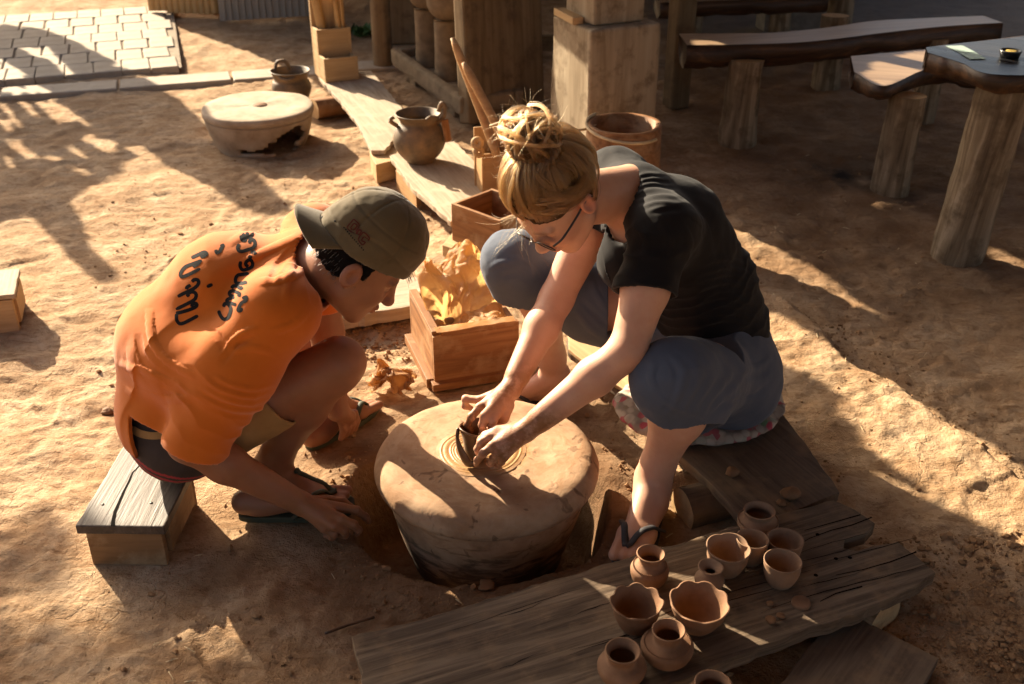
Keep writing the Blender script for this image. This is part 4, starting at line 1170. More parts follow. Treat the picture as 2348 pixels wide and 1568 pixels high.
bar('back_board', (0, .112, -.0), (0, .112, .42), .185, .02, M['wood_pale'], th_, side=(1, 0, 0))
for i, (x, dx, r_) in enumerate(((-.045, -.08, .026), (.03, -.035, .016), (.045, -.01, .008))):
    a_ = np.array(th_.location) + np.array((x, .05, .02)); b_ = a_ + np.array((dx, .02, .62))
    o = tube('bamboo_stick', [a_, (a_ + b_) / 2, b_], r_, M['bamboo'], None, 12); tag(o, ['thick bamboo tube leaning in the stepped tool holder', 'thinner bamboo stick in the stepped tool holder', 'thin twig-like stick at the right in the stepped tool holder'][i], 'bamboo stick')

# ------------------------------------------------------------------ long tools beside the empty box
tb = G(*z7(1165, 1090), 0.10)
tr = empty('tool_box', (tb[0] + .02, tb[1], .05), .3); tag(tr, 'narrow upright wooden tool box beside the empty box', 'tool box')
openbox(tr, -.06, .06, -.045, .045, 0, .22, .010, M['wood_tool'])
bar('back_board', (0, .051, 0), (0, .051, .30), .14, .010, M['wood_tool'], tr, side=(1, 0, 0))
for i, (t0, t1_, Y) in enumerate((((950, 215), (1210, 900), 3.86), ((1012, 358), (1240, 790), 3.80))):
    b_ = AT(*z7(*t0), Y + .10); a_ = AT(*z7(*t1_), Y)
    o = tube('paddle_handle', [a_, (a_ + b_) / 2 + (0, .004, 0), b_], .017, M['wood_tool'], None, 12, rfun=lambda t: 1.0 if t < .8 else 1.0 - .5 * ((t - .8) / .2) ** 2)
    tag(o, ['longer pointed wooden stick leaning out of the tool box', 'shorter blunt wooden stick leaning out of the tool box'][i], 'stick')
for i, q in enumerate(((1092, 820), (1100, 870))):
    p = AT(*z7(*q), 3.90); o = lathe('wooden_ring', [(.014 + .011 * math.cos(a), .011 * math.sin(a)) for a in np.linspace(0, 2 * math.pi, 13)], M['wood_pale'], None, 24, None, p); o.rotation_euler = (1.2, .3, .5 * i)
    tag(o, ['upper pale wooden ring on the tool box', 'lower pale wooden ring on the tool box'][i], 'wooden ring')
bl = G(1431, 282, .42)
ba = empty('barrel', (bl[0], bl[1], 0)); tag(ba, 'open hollow wooden barrel behind the woman\'s shoulder', 'barrel')
lathe('barrel_wall', [(0, .0), (.142, 0), (.145, .2), (.140, .415), (.138, .42), (.120, .418), (.122, .2), (.12, .05), (0, .05)], M['wood_box'], ba, 48, lambda r_, z, a, t: (r_ * (1 + .01 * math.sin(5 * a)), z))
ring = [np.array((.143 * math.cos(a), .143 * math.sin(a), .405 + .02 * math.sin(a - .6))) for a in np.linspace(2.35, 5.6, 14)]
o = tube('cane_hoop', [q + np.array(ba.location) for q in ring], .006, M['cane'], None, 8); tag(o, 'pale split-cane hoop round the barrel rim', 'cane')
ca = [AT(*z7(1165, 722), 3.75), AT(*z7(1290, 690), 3.72), AT(*z7(1500, 705), 3.72), AT(*z7(1680, 745), 3.8), AT(*z7(1790, 705), 3.95)]
o = tube('cane_strip', ca, .005, M['cane'], None, 6); tag(o, 'pale cane strip sticking out behind the woman\'s bun', 'cane')

# ------------------------------------------------------------------ timber pillar, posts, slab, carved feet
def squared(name, F, side, th, z0, z1, parent, base, taper=1.0):
    u = np.array((math.cos(th), math.sin(th), 0)) * side; w = np.array((-math.sin(th), math.cos(th), 0)) * side
    c = F + u / 2 + w / 2
    bm = bmesh.new(); bmesh.ops.create_cube(bm, size=1)
    H = z1 - z0
    for q in bm.verts:
        k = 1 if q.co.z > 0 else taper
        q.co = Vector((q.co.z * H, q.co.x * side * k, q.co.y * side * k))
    bmesh.ops.subdivide_edges(bm, edges=list(bm.edges), cuts=9, use_grid_fill=True)
    for q in bm.verts:
        p = np.array([[q.co.x * 5, q.co.y * 8, q.co.z * 8]])
        q.co += Vector((0, .006 * float(vnoise(p, 71)[0]), .006 * float(vnoise(p, 72)[0])))
    o = bm_obj(name, bm, M['wood_pillar'], parent, False, None, 0, .012)
    m = Matrix((Vector((0, 0, 1)), Vector(u).normalized(), Vector(w).normalized())).transposed().to_4x4()
    m.translation = Vector((c[0] - base[0], c[1] - base[1], (z0 + z1) / 2))
    o.matrix_basis = m
    return o
pbase = G(1355, 70, .63); pil = empty('pillar', (pbase[0], pbase[1], 0)); tag(pil, 'broad squared timber pillar foot with a slimmer post on top', 'pillar')
squared('pillar_foot', pbase, .345, .45, -.02, .63, pil, pbase, 1.03)
squared('pillar_post', G(1360, 62, .63), .25, .45, .631, 2.9, pil, pbase)
q0, q1 = G(*z7(1560, 62), .645), G(*z7(1670, 120), .645)
o = bar('wood_block', q0, q1, .05, .03, M['wood_pale'], bevel=.003); tag(o, 'pale wood offcut lying on the pillar foot\'s corner', 'wood block')
p = G(1541, 248); po_ = bar('post', (p[0] + .02, p[1] + .03, 0), (p[0] + .02, p[1] + .03, 2.9), .11, .11, M['wood_slab'], bevel=.012, side=(.9, .3, 0)); tag(po_, 'dark square timber post just behind the pillar', 'post')
# leaning slab
a0, a1 = G(1066, 306), G(1236, 262)
sl_ = bar('timber_slab', (a0 + a1) / 2 + (0, .06, 0), (a0 + a1) / 2 + (-.05, .34, 1.25), np.linalg.norm(a1 - a0) * 1.02, .085, M['wood_slab'], side=tuple(a1 - a0), bevel=.012); tag(sl_, 'broad old timber slab leaning beside the stone trough', 'timber slab')
p = G(877, 163); po_ = log_obj('post', (p[0], p[1] + .05, -.02), (p[0] + .01, p[1] + .09, 2.9), .058, .055, M['wood_slab'], seed=31, rough=.03); tag(po_, 'round dark post at the far end of the stone trough', 'post')
p = G(925, 120); sl2 = bar('timber_slab', (p[0], p[1] + .25, 0), (p[0], p[1] + .32, 1.2), .26, .08, M['wood_slab'], side=(1, .1, 0), bevel=.01); tag(sl2, 'dark upright slab behind the round post', 'timber slab')
# stone trough: long tray with raised rim
t0, t1_, t2 = G(*z7(600, 285), .15), G(*z7(985, 560), .15), G(*z7(760, 250), .15)
ax_ = t1_ - t0; Lt = np.linalg.norm(ax_); ang = math.atan2(ax_[1], ax_[0])
trg = empty('stone_trough', (*((t0 + t1_) / 2)[:2], 0), ang); tag(trg, 'long grey-brown stone tray under the two carved feet', 'trough')
wd_ = .34
bar('tray_floor', (-Lt / 2, wd_ / 2, .085), (Lt / 2, wd_ / 2, .085), wd_, .05, M['stone'], trg, bevel=.01)
bar('tray_rim', (-Lt / 2 - .01, .02, .115), (Lt / 2 + .03, .02, .115), .05, .085, M['stone'], trg, bevel=.014)
bar('tray_rim', (-Lt / 2 - .01, wd_ - .02, .115), (Lt / 2 + .03, wd_ - .02, .115), .05, .085, M['stone'], trg, bevel=.014)
bar('tray_rim', (-Lt / 2 + .015, .046, .1155), (-Lt / 2 + .015, wd_ - .046, .1155), .05, .085, M['stone'], trg, bevel=.014)
bar('tray_rim', (Lt / 2, .046, .1155), (Lt / 2, wd_ - .046, .1155), .06, .085, M['stone'], trg, bevel=.014)
for x in (-Lt * .25, Lt * .32): bar('support', (x, .03, .03), (x, wd_ - .03, .03), .09, .06, M['stone'], trg, bevel=.006)
for i, (q, rr) in enumerate((((810, 385), .070), ((925, 462), .072))):
    p = G(*z7(*q), .11); root = empty('carved_foot', (p[0], p[1] + .05, .111)); tag(root, ['farther carved column with bulging drapery above the tray', 'nearer carved column with bulging drapery above the tray'][i], 'carving', 'carved columns on the stone tray')
    lathe('column', fine([(0, 0), (rr, 0), (rr * 1.02, .02), (rr * .96, .15), (rr * .98, .30), (rr * .9, .31), (0, .31)], 3), M['carved'], root, 32)
    v = Vol((-.16, -.16, .24), (.16, .16, .86), .009)
    v.ell((.02, -.01, .37), (.085, .08, .07), None, .03); v.cone((-.03, 0, .40), (-.06, .0, .62), .075, .06, .04); v.cone((.06, -.01, .42), (-.02, -.02, .64), .06, .07, .03); v.cone((-.06, 0, .62), (.02, .0, .80), .06, .05, .03)
    V, Q = v.mesh(1); np_mesh('drapery', V, Q, M['carved'], root, True)
p = G(1250, 145); o = bar('wood_block', (p[0] - .05, p[1] + .1, .10), (p[0] + .06, p[1] + .1, .10), .05, .09, M['wood_slab']); tag(o, 'dark block jutting out behind the leaning slab', 'wood block')

# ------------------------------------------------------------------ benches and table
def slab(name, label, back, frontp, z, depth, mt, mu, cat, legs, round_=True, leg_m=None):
    """half-log seat: flat top between two live edges, rounded underside"""
    n = 40
    Bk = spline([G(*z8(*p), z) for p in back], n); Fr = spline([G(*z8(*p), z) for p in frontp], n)
    c = (np.mean(Bk, 0) + np.mean(Fr, 0)) / 2; base = np.array((c[0], c[1], 0))
    ang = math.atan2(Fr[-1][1] - Fr[0][1], Fr[-1][0] - Fr[0][0])
    root = empty(name, base, ang); tag(root, label, cat)
    R2 = lambda p: np.array(((p[0] - c[0]) * math.cos(-ang) - (p[1] - c[1]) * math.sin(-ang), (p[0] - c[0]) * math.sin(-ang) + (p[1] - c[1]) * math.cos(-ang), p[2]))
    V, F, Vt, Ft = [], [], [], []
    m = 14
    for i in range(n + 1):
        b, f = R2(Bk[i]), R2(Fr[i])
        w = f - b
        for j in range(m):
            a = j / (m - 1)
            q = b + w * (.5 - .5 * math.cos(a * math.pi)) if round_ else b + w * a
            dz = -depth * (math.sin(a * math.pi) ** .45 if round_ else (1 if 0 < j < m - 1 else 0))
            ns = float(vnoise(np.array([[i * .35, j * .8, 3]]), 81)[0])
            V.append(q + np.array((0, -.010 * ns if 0 < j < m - 1 else 0, dz * (1 + .12 * ns))))
        for j in range(2):
            Vt.append((b if j == 0 else f) + np.array((0, 0, .0)) + (w * .03 if j == 0 else -w * .03))
        if i:
            for j in range(m - 1):
                F.append(((i - 1) * m + j, (i - 1) * m + j + 1, i * m + j + 1, i * m + j))
            Ft.append((2 * i - 2, 2 * i, 2 * i + 1, 2 * i - 1))
    # rims between top sheet and bark
    for i in range(n):
        F.append((i * m, (i + 1) * m, (i + 1) * m, i * m)[:0] or (i * m, (i + 1) * m, (i + 1) * m + m - 1, i * m + m - 1))
    F.append(tuple(range(m))); F.append(tuple(n * m + j for j in range(m))[::-1])
    mesh_obj('slab', V, F, mu, root, True)
    mesh_obj('top_face', [p + np.array((0, 0, .003)) for p in Vt], Ft, mt, root, True)
    for (tq, bq, r, zt) in legs:
        g = G(*z8(*bq)); tp = AT(*z8(*tq), g[1] + .02)
        tp = np.array((tp[0], g[1] + .02, zt))
        lo = log_obj('leg', g - (0, 0, .03), tp, r * 1.05, r, leg_m or M['log'], None, (0, 0, 0), seed=r * 900)
        lo.parent = root; lo.matrix_basis = (Matrix.Translation(base.tolist()) @ Matrix.Rotation(ang, 4, 'Z')).inverted() @ lo.matrix_basis
    return root
slab('bench', 'long live-edge bench with dark bark edges behind the woman', [(240, 186), (500, 184), (750, 180), (1050, 152), (1300, 116), (1600, 100), (1900, 88)], [(285, 252), (520, 250), (880, 238), (1150, 212), (1350, 186), (1680, 150), (2015, 128)], .47, .115, M['wood_top'], M['wood_bark'], 'bench',
     [((605, 360), (555, 790), .082, .40), ((1060, 330), (1040, 488), .075, .40)])
slab('bench', 'short curved log seat half under the dark table', [(1180, 308), (1420, 284), (1660, 268), (1900, 280), (2300, 300)], [(1200, 400), (1360, 480), (1600, 385), (1850, 400), (2200, 470)], .47, .085, M['wood_top'], M['wood_bark'], 'bench',
     [((1500, 480), (1390, 1045), .075, .41), ((1600, 460), (1570, 660), .06, .41)])
slab('bench', 'dark bench along the top edge of the picture', [(100, -60), (400, -70), (700, -80), (1050, -95)], [(140, 20), (400, 10), (700, 2), (1060, -14)], .45, .10, M['wood_top'], M['wood_bark'], 'bench',
     [((790, 60), (785, 172), .075, .38), ((330, 60), (300, 175), .075, .38)])
tz = .72
tbl = slab('table', 'dark slab table at the right edge with cards on it', [(1592, 262), (1790, 236), (1990, 212), (2500, 150)], [(1600, 292), (1780, 350), (1960, 418), (2500, 420)], tz, .06, M['wood_table'], M['wood_bark'], 'table',
     [((2040, 440), (1750, 1400), .088, .67)], False)
p = G(*z8(1110, 135)); lo = log_obj('post', (p[0], p[1], -.02), (p[0] + .05, p[1], 2.6), .09, .088, M['log'], seed=77); tag(lo, 'thick round post beyond the long bench', 'post')
for i, q in enumerate((((1700, 250), (1792, 248), (1862, 284), (1776, 287)), ((1778, 289), (1864, 286), (1922, 320), (1834, 323)))):
    pts = [G(*z8(*p), tz + .005 + .001 * i) for p in q]; c = np.mean(pts, 0)
    o = mesh_obj('card', [p - c for p in pts] + [p - c - np.array((0, 0, .0008)) for p in pts], [(0, 1, 2, 3), (7, 6, 5, 4), (0, 4, 5, 1), (1, 5, 6, 2), (2, 6, 7, 3), (3, 7, 4, 0)], M['card'], None, False, c); tag(o, ['pale green card at the table\'s far corner', 'pale green card nearer the ashtray on the table'][i], 'card')
p = G(*z8(2048, 312), tz + .004); at_ = empty('ashtray', p); tag(at_, 'small dark ashtray with dry yellow bits on the table', 'ashtray')
lathe('dish', [(0, 0), (.030, 0), (.036, .02), (.036, .024), (.031, .024), (.027, .008), (0, .007)], M['ashtray'], at_, 24); k = lump('contents', (0, 0, .006), .024, M['ash'], 55, .35, .9, 3, at_)
o = bar('concrete_block', (*G(*z8(680, 160))[:2] , .1), (*G(*z8(1000, 150))[:2], .1), .18, .2, M['concrete'], bevel=.01); tag(o, 'grey concrete block on the ground behind the long bench', 'concrete block')
# brick wall at the far right
wl = empty('brick_wall', (3.4, 9.3, 0)); tag(wl, 'low red brick wall beyond the benches', 'wall')
bmx = bmesh.new(); bmesh.ops.create_cube(bmx, size=1)
for q in bmx.verts: q.co = Vector((q.co.x * .23, q.co.y * .11, q.co.z * .075))
mb = bpy.data.meshes.new('brick'); bmx.to_mesh(mb); bmx.free(); mb.materials.append(M['brick_red'])
for r_ in range(9):
    for k in range(22):
        o = bpy.data.objects.new('brick', mb); COL.objects.link(o); o.parent = wl; o.location = ((k - 11 + .5 * (r_ % 2)) * .245, random.gauss(0, .003), .04 + r_ * .088)
bar('mortar', (-2.75, .012, .39), (2.9, .012, .39), .78, .09, M['concrete'], wl, side=(0, 0, 1))
# bamboo rack and slat fence at the top edge
g0, g1 = G(352, 42), G(494, 46)
rk = empty('bamboo_rack', (*((g0 + g1) / 2)[:2], 0)); tag(rk, 'row of golden bamboo canes hung along the top edge', 'bamboo rack')
nb = 11
for i in range(nb):
    t_ = i / (nb - 1); p = g0 + (g1 - g0) * t_
    log_obj('cane', (p[0] - rk.location.x, p[1] + .02 - rk.location.y, .03 + .03 * random.random()), (p[0] - rk.location.x, p[1] + .12 - rk.location.y, .9), .033, .033, M['bamboo'], rk, seed=i, rough=.02, seg=12)
tube('rail', [(g0[0] - .1 - rk.location.x, g0[1] + .17 - rk.location.y, .45), (0, .17, .45), (g1[0] + .1 - rk.location.x, g1[1] + .17 - rk.location.y, .45)], .03, M['bamboo'], rk, 10)
for x_ in (g0[0] + .05, g1[0] - .05): tube('leg', [(x_ - rk.location.x, .17, 0), (x_ - rk.location.x, .17, .3), (x_ - rk.location.x, .17, .9)], .03, M['bamboo'], rk, 10)
f0, f1 = G(505, 62), G(735, 48)
fc = empty('slat_fence', (*((f0 + f1) / 2)[:2], 0)); tag(fc, 'whitish slat fence beyond the bamboo rack', 'fence')
for i in range(16):
    t_ = i / 15; p = f0 + (f1 - f0) * t_
    bar('slat', (p[0], p[1] + .1, .02), (p[0] + random.gauss(0, .01), p[1] + .1, .9), .045, .015, M['picket'], fc, np.array(fc.location), side=(1, 0, 0))
bar('rail', (f0[0], f0[1] + .13, .12), (f1[0], f1[1] + .13, .12), .05, .03, M['picket'], fc, np.array(fc.location)); bar('rail', (f0[0], f0[1] + .13, .6), (f1[0], f1[1] + .13, .6), .05, .03, M['picket'], fc, np.array(fc.location))
# a low weed
def plant(name, label, p, n, r, seed):
    rg = random.Random(seed); V, F = [], []
    for i in range(n):
        a = rg.uniform(0, 6.28); L = rg.uniform(.5, 1) * r; el = rg.uniform(.2, 1.2); w = L * .22
        d = np.array((math.cos(a) * math.cos(el), math.sin(a) * math.cos(el), math.sin(el))); s = np.array((-math.sin(a), math.cos(a), 0)); o = np.array((rg.gauss(0, r * .3), rg.gauss(0, r * .3), .0))
        b = len(V); V += [o, o + d * L * .5 + s * w, o + d * L - np.array((0, 0, L * .15)), o + d * L * .5 - s * w]; F.append((b, b + 1, b + 2, b + 3))
    root = empty(name, p); tag(root, label, 'plant'); k = mesh_obj('leaves', V, F, M['leaf'], root, False); k['kind'] = 'stuff'
    tube('stem', [(0, 0, 0), (0, .005, r * .25), (.005, 0, r * .45)], .004, M['leaf'], root, 6)
p = G(*z7(430, 205)); plant('weed', 'low green weed at the foot of the round post', (p[0], p[1], 0), 40, .12, 3)
p = G(*z7(130, 55)); plant('weed', 'leafy green weed below the slat fence', (p[0], p[1], 0), 60, .2, 5)

Vs, Fs = [], []
for i in range(260):
    x, y = RNG.uniform(-1.6, 1.9), 1.45 + RNG.random() ** 1.3 * 3.4
    if abs(x) > .36 * y + .25 or math.hypot(x - WHEEL[0], y - WHEEL[1]) < .36: continue
    a = RNG.uniform(0, 3.14); L = RNG.uniform(.006, .030); w_ = RNG.uniform(.0006, .0016); z_ = gz(x, y) + .002
    dx, dy = math.cos(a) * L, math.sin(a) * L; nx_, ny_ = -math.sin(a) * w_, math.cos(a) * w_
    b_ = len(Vs)
    Vs += [(x + nx_, y + ny_, z_), (x - nx_, y - ny_, z_), (x + dx - nx_, y + dy - ny_, z_ + .002), (x + dx + nx_, y + dy + ny_, z_ + .002), (x + dx / 2, y + dy / 2, z_ + .0035)]
    Fs += [(b_, b_ + 1, b_ + 4), (b_ + 1, b_ + 2, b_ + 4), (b_ + 2, b_ + 3, b_ + 4), (b_ + 3, b_, b_ + 4)]
o = mesh_obj('litter', Vs, Fs, M['cane']); tag(o, 'scattered bits of straw and wood shavings on the earth', kind='stuff')
# ------------------------------------------------------------------ the figures
def put_mesh(name, V, Q, material, root, base):
    return np_mesh(name, V - np.array(base), Q, material, root, True)
def head_prims(v, C, B, female):
    """skull, face, jaw, nose, ears, lips in the head's own frame (forward, left, up)"""
    L = lambda f, l, u: C + B @ np.array([f, l, u])
    k = .02
    v.ell(L(-.015, 0, .03), (.098, .075, .092), B, k)
    v.ell(L(.03, 0, -.02), (.066, .064, .085), B, .03)
    v.ell(L(.045, 0, -.075), (.043, .042, .04), B, .03)
    v.cone(L(.073, 0, -.108), L(.069, 0, -.100), .017, .019, .022)
    for s in (-1, 1):
        v.cone(L(.008, s * .050, -.062), L(.066, s * .016, -.104), .018, .015, .022)
        v.ell(L(.063, s * .036, -.030), (.022, .02, .02), B, .02)
        v.ell(L(.091, s * .031, -.001), (.016, .018, .013), B, .014, 'sub')
        v.ell(L(.0735, s * .031, -.002), (.0125, .0135, .0115), B, .004)
        v.cone(L(.086, s * .012, .017), L(.078, s * .046, .019), .0085, .007, .012)
        v.ell(L(.105, s * .0115, -.037), (.0105, .008, .008), B, .008)
        # ear: a flattened disc with a scooped concha and a lobe
        E = basis(B @ np.array([.95, s * .25, 0]), B[:, 2])
        e = L(-.012, s * .083, -.006)
        v.ell(e, (.0205, .010, .032), E, .006)
        v.ell(e + B @ np.array([.004, s * .011, .002]), (.0120, .0095, .0195), E, .004, 'sub')
        v.ell(L(-.006, s * .075, -.034), (.008, .006, .010), E, .006)
    v.cone(L(.089, 0, .010), L(.110, 0, -.030), .0085, .0105, .012)
    v.ell(L(.112, 0, -.035), (.0115, .0115, .0105), B, .008)
    v.ell(L(.096, 0, -.062), (.0105, .021, .0058), B, .006)
    v.ell(L(.094, 0, -.0735), (.0105, .018, .0068), B, .006)
    v.ell(L(.103, 0, -.0675), (.006, .02, .0014), B, .002, 'sub')
def hand_prims(v, wrist, mcps, fingers, thumb, r=.0088, rw=.024):
    w = np.array(wrist)
    for m in mcps:
        v.cone(w, m, rw * .72, r * 1.28, .010)
    c = np.mean(mcps, 0)
    v.cone(w, w * .35 + c * .65, rw * .9, .019, .014)
    for m, f in zip(mcps, fingers):
        n = len(f)
        pts = [m] + list(f)
        rad = [r * 1.18, r * 1.05, r * .93, r * .78][:len(pts)]
        for i in range(len(pts) - 1):
            v.cone(pts[i], pts[i + 1], rad[i], rad[i + 1], .004)
        for i in range(1, len(pts) - 1):
            v.ell(pts[i], (rad[i] * 1.09,) * 3, None, .004)
    for i in range(len(thumb) - 1):
        rr = [.0165, .0125, .0108, .009]
        v.cone(thumb[i], thumb[i + 1], rr[i], rr[i + 1], .006)
def foot_prims(v, ankle, heel, toe, r=1.0, side=1):
    a, h, t = (np.array(p, float) for p in (ankle, heel, toe))
    ax = t - h; ln = np.linalg.norm(ax); ax = ax / ln
    sd = np.cross((0, 0, 1), ax) * side          # towards the big toe
    up = np.array((0, 0, 1.0))
    v.cone(h, h + ax * ln * .25 + up * .004, .030 * r, .030 * r, .02)
    v.cone(a, h + ax * ln * .12, .036 * r, .032 * r, .02)
    ball = h + ax * ln * .70
    v.cone(a + ax * .01 - up * .006, ball + up * .006 + sd * .008, .034 * r, .021 * r, .03)
    v.cone(h + ax * ln * .2 - sd * .008, ball - sd * .020, .026 * r, .020 * r, .025)
    v.cone(ball + sd * .022, ball - sd * .024 - ax * .018, .020 * r, .016 * r, .02)
    for i, (o, L, q) in enumerate(((.029, .30, .0125), (.010, .29, .0095), (-.006, .26, .009), (-.020, .225, .0085), (-.033, .185, .008))):
        b = ball + sd * o - ax * abs(o) * .25
        e = ball + sd * (o * 1.05) + ax * ln * (L - .02) - up * .006
        v.cone(b, e, q * 1.1 * r, q * r, .008)
def flip_flop(name, heel, toe, root, base, material, side=1, w=.046, groundz=0.0, strap=True, skin_bvh=None):
    """a sole of a foot's outline with a Y strap"""
    h, t = np.array(heel, float), np.array(toe, float)
    h[2] = t[2] = 0
    ax = t - h; ln = np.linalg.norm(ax); ax /= ln
    sd = np.cross((0, 0, 1), ax) * side
    prof = []
    for i in range(36):
        a = i / 36 * 2 * math.pi
        u = .5 - .5 * math.cos(a)               # 0 heel .. 1 toe
        wd = w * (.72 + .28 * smooth01(.25, .8, u)) * (abs(math.sin(a)) ** .55) * (1 if math.sin(a) >= 0 else -1)
        prof.append(h - ax * .018 + ax * (ln + .03) * u + sd * wd)
    bm = bmesh.new()
    lo = [bm.verts.new(tuple(p - base + np.array((0, 0, groundz + .001)))) for p in prof]
    hi = [bm.verts.new(tuple(p - base + np.array((0, 0, groundz + .017)))) for p in prof]
    bm.faces.new(lo[::-1]); bm.faces.new(hi)
    for i in range(36):
        j = (i + 1) % 36
        bm.faces.new((lo[i], lo[j], hi[j], hi[i]))
    o = bm_obj(name, bm, material, root, bevel=.003)
    if strap:
        p0 = h + ax * ln * .87 + sd * .012 + np.array((0, 0, .030 + groundz))
        for s in (1, -1):
            q = [h + ax * ln * .46 + sd * s * w * .95 + np.array((0, 0, .02 + groundz)),
                 h + ax * ln * .58 + sd * s * w * .80 + np.array((0, 0, .045 + groundz)),
                 h + ax * ln * .72 + sd * (s * w * .40 + .006) + np.array((0, 0, .060 + groundz)), p0]
            if skin_bvh is not None:
                q = spline(q, 9)
                for i in range(1, len(q)):
                    hit = skin_bvh.ray_cast(Vector((q[i][0], q[i][1], .16)), Vector((0, 0, -1)))
                    if hit[0] is not None: q[i] = np.array((q[i][0], q[i][1], max(q[i][2] if i < 2 else 0, hit[0].z + .002)))
            tube('strap', [p - base for p in q], .0042, material, o, flat=2.0)
    return o
def strokes(name, polys, zf, width, bvh, material, parent, base, lift=.0012):
    """flat print: strokes laid onto a garment's surface"""
    V, F = [], []
    org = Vector((0, 0, CAMH))
    for pl in polys:
        px = [np.array(zf(*p)) for p in pl]
        if len(px) > 2:
            px = [q[:2] for q in spline([np.array((p[0], p[1], 0)) for p in px], 7 * (len(px) - 1))]
        else:
            px = [px[0] + (px[1] - px[0]) * t for t in np.linspace(0, 1, 7)]
        rows = []
        for i, p in enumerate(px):
            d = px[min(i + 1, len(px) - 1)] - px[max(i - 1, 0)]
            d = d / (np.linalg.norm(d) + 1e-9); nrm = np.array((-d[1], d[0]))
            e = min(i, len(px) - 1 - i)
            wd = width * (.55 if e == 0 else .9 if e == 1 else 1)
            row = []
            for s in (-1, -.33, .33, 1):
                q = p + nrm * s * wd * .5
                hit = bvh.ray_cast(org, Vector(sight(*q)).normalized())
                if hit[0] is None: row = None; break
                row.append(np.array(hit[0] + hit[1] * lift))
            rows.append(row)
        for i in range(len(rows) - 1):
            if rows[i] is None or rows[i + 1] is None: continue
            if np.linalg.norm(rows[i][0] - rows[i + 1][0]) > .03: continue
            b = len(V)
            V += [p - base for p in rows[i]] + [p - base for p in rows[i + 1]]
            for s in range(3):
                F.append((b + s, b + s + 1, b + 5 + s, b + 4 + s))
    if F:
        return mesh_obj(name, V, F, material, parent, True)
def bvh_of(V, Q):
    return BVHTree.FromPolygons([tuple(p) for p in V.tolist()], Q.tolist())
def hair_strands(name, strands, radii, material, parent, base, tones=None):
    hc = bpy.data.hair_curves.new(name)
    hc.add_curves([len(s) for s in strands])
    P = np.concatenate(strands) - np.array(base)
    hc.points.foreach_set('position', np.ascontiguousarray(P, np.float32).ravel())
    ra = hc.attributes.get('radius') or hc.attributes.new('radius', 'FLOAT', 'POINT')
    rr = np.concatenate([np.linspace(1, .45, len(s)) * r for s, r in zip(strands, radii)])
    ra.data.foreach_set('value', rr.astype(np.float32))
    if tones is not None:
        ta = hc.attributes.new('tone', 'FLOAT', 'CURVE'); ta.data.foreach_set('value', np.array(tones, np.float32))
    hc.materials.append(material)
    o = bpy.data.objects.new(name, hc)
    return link(o, parent)
def hair_mat(name, a, b, rough=.3, tone=False):
    m = bpy.data.materials.new(name); m.use_nodes = True
    t = m.node_tree; t.nodes.clear()
    out = t.nodes.new('ShaderNodeOutputMaterial')
    h = t.nodes.new('ShaderNodeBsdfHairPrincipled')
    h.parametrization = 'COLOR'
    info = t.nodes.new('ShaderNodeHairInfo')
    r = t.nodes.new('ShaderNodeValToRGB')
    r.color_ramp.elements[0].color = (*a, 1); r.color_ramp.elements[1].color = (*b, 1)
    if tone:
        at_ = t.nodes.new('ShaderNodeAttribute'); at_.attribute_name = 'tone'
        ad = t.nodes.new('ShaderNodeMath'); ad.operation = 'MULTIPLY_ADD'; ad.inputs[1].default_value = .35
        t.links.new(info.outputs['Random'], ad.inputs[0]); t.links.new(at_.outputs['Fac'], ad.inputs[2]); t.links.new(ad.outputs[0], r.inputs['Fac'])
    else:
        t.links.new(info.outputs['Random'], r.inputs['Fac'])
    t.links.new(r.outputs[0], h.inputs['Color'])
    h.inputs['Roughness'].default_value = rough
    h.inputs['Radial Roughness'].default_value = .45
    t.links.new(h.outputs[0], out.inputs['Surface'])
    return m
M['blond'] = hair_mat('dark blond hair', (.022, .010, .004), (.19, .090, .030), .34, True)
M['blond_base'] = plain('hair mass', (.055, .028, .011), .75, .15)

def radial(V, segs):
    d = np.full(len(V), 9.0); out = np.zeros_like(V)
    for a, b in segs:
        a = np.array(a, float); b = np.array(b, float); ab = b - a
        t = np.clip(((V - a) @ ab) / (ab @ ab + 1e-12), 0, 1)
        q = V - (a + t[:, None] * ab); l = np.linalg.norm(q, axis=1)
        w = np.exp(-(l / .05) ** 2)[:, None] + 1e-9
        out += q / (l[:, None] + 1e-9) * w
    return out / (np.linalg.norm(out, axis=1)[:, None] + 1e-9)
def ridge(V, N, pts, amp, width, side=0.0):
    """a fold running along a line of points: outward ridge (amp > 0) or crease (amp < 0)"""
    d, u = poly_dist(V, [np.array(p) for p in pts])
    f = np.exp(-(d / width) ** 2) * (np.sin(np.clip(u, 0, 1) * math.pi) ** .5 if side == 0 else 1)
    return N * (amp * f)[:, None]
def proj(V):
    q = V - np.array((0, 0, CAMH))
    zc_ = q[:, 1] * CP - q[:, 2] * SP; yc = q[:, 1] * SP + q[:, 2] * CP
    return np.stack([PW / 2 + FPX * q[:, 0] / zc_, PH / 2 - FPX * yc / zc_, 0 * zc_], 1), zc_
def creases(V, R, FN, zf, lines, depth=None):
    """folds measured on the side of the garment that faces the yard: (points, height, half width)"""
    px, zc_ = proj(V)
    face = smooth01(-.1, .25, -(FN * (V - np.array((0, 0, CAMH))) / np.linalg.norm(V - np.array((0, 0, CAMH)), axis=1)[:, None]).sum(1))
    out = np.zeros_like(V)
    for pts, amp, wd in lines:
        pp = spline([np.array((*zf(*p), 0)) for p in pts], 10)
        d, u = poly_dist(px, pp)
        d = d * zc_ / FPX
        f = np.exp(-(d / wd) ** 2) * np.sin(np.clip(u, 0.02, .98) * math.pi) ** .6
        out += R * (amp * f * face)[:, None]
    return out
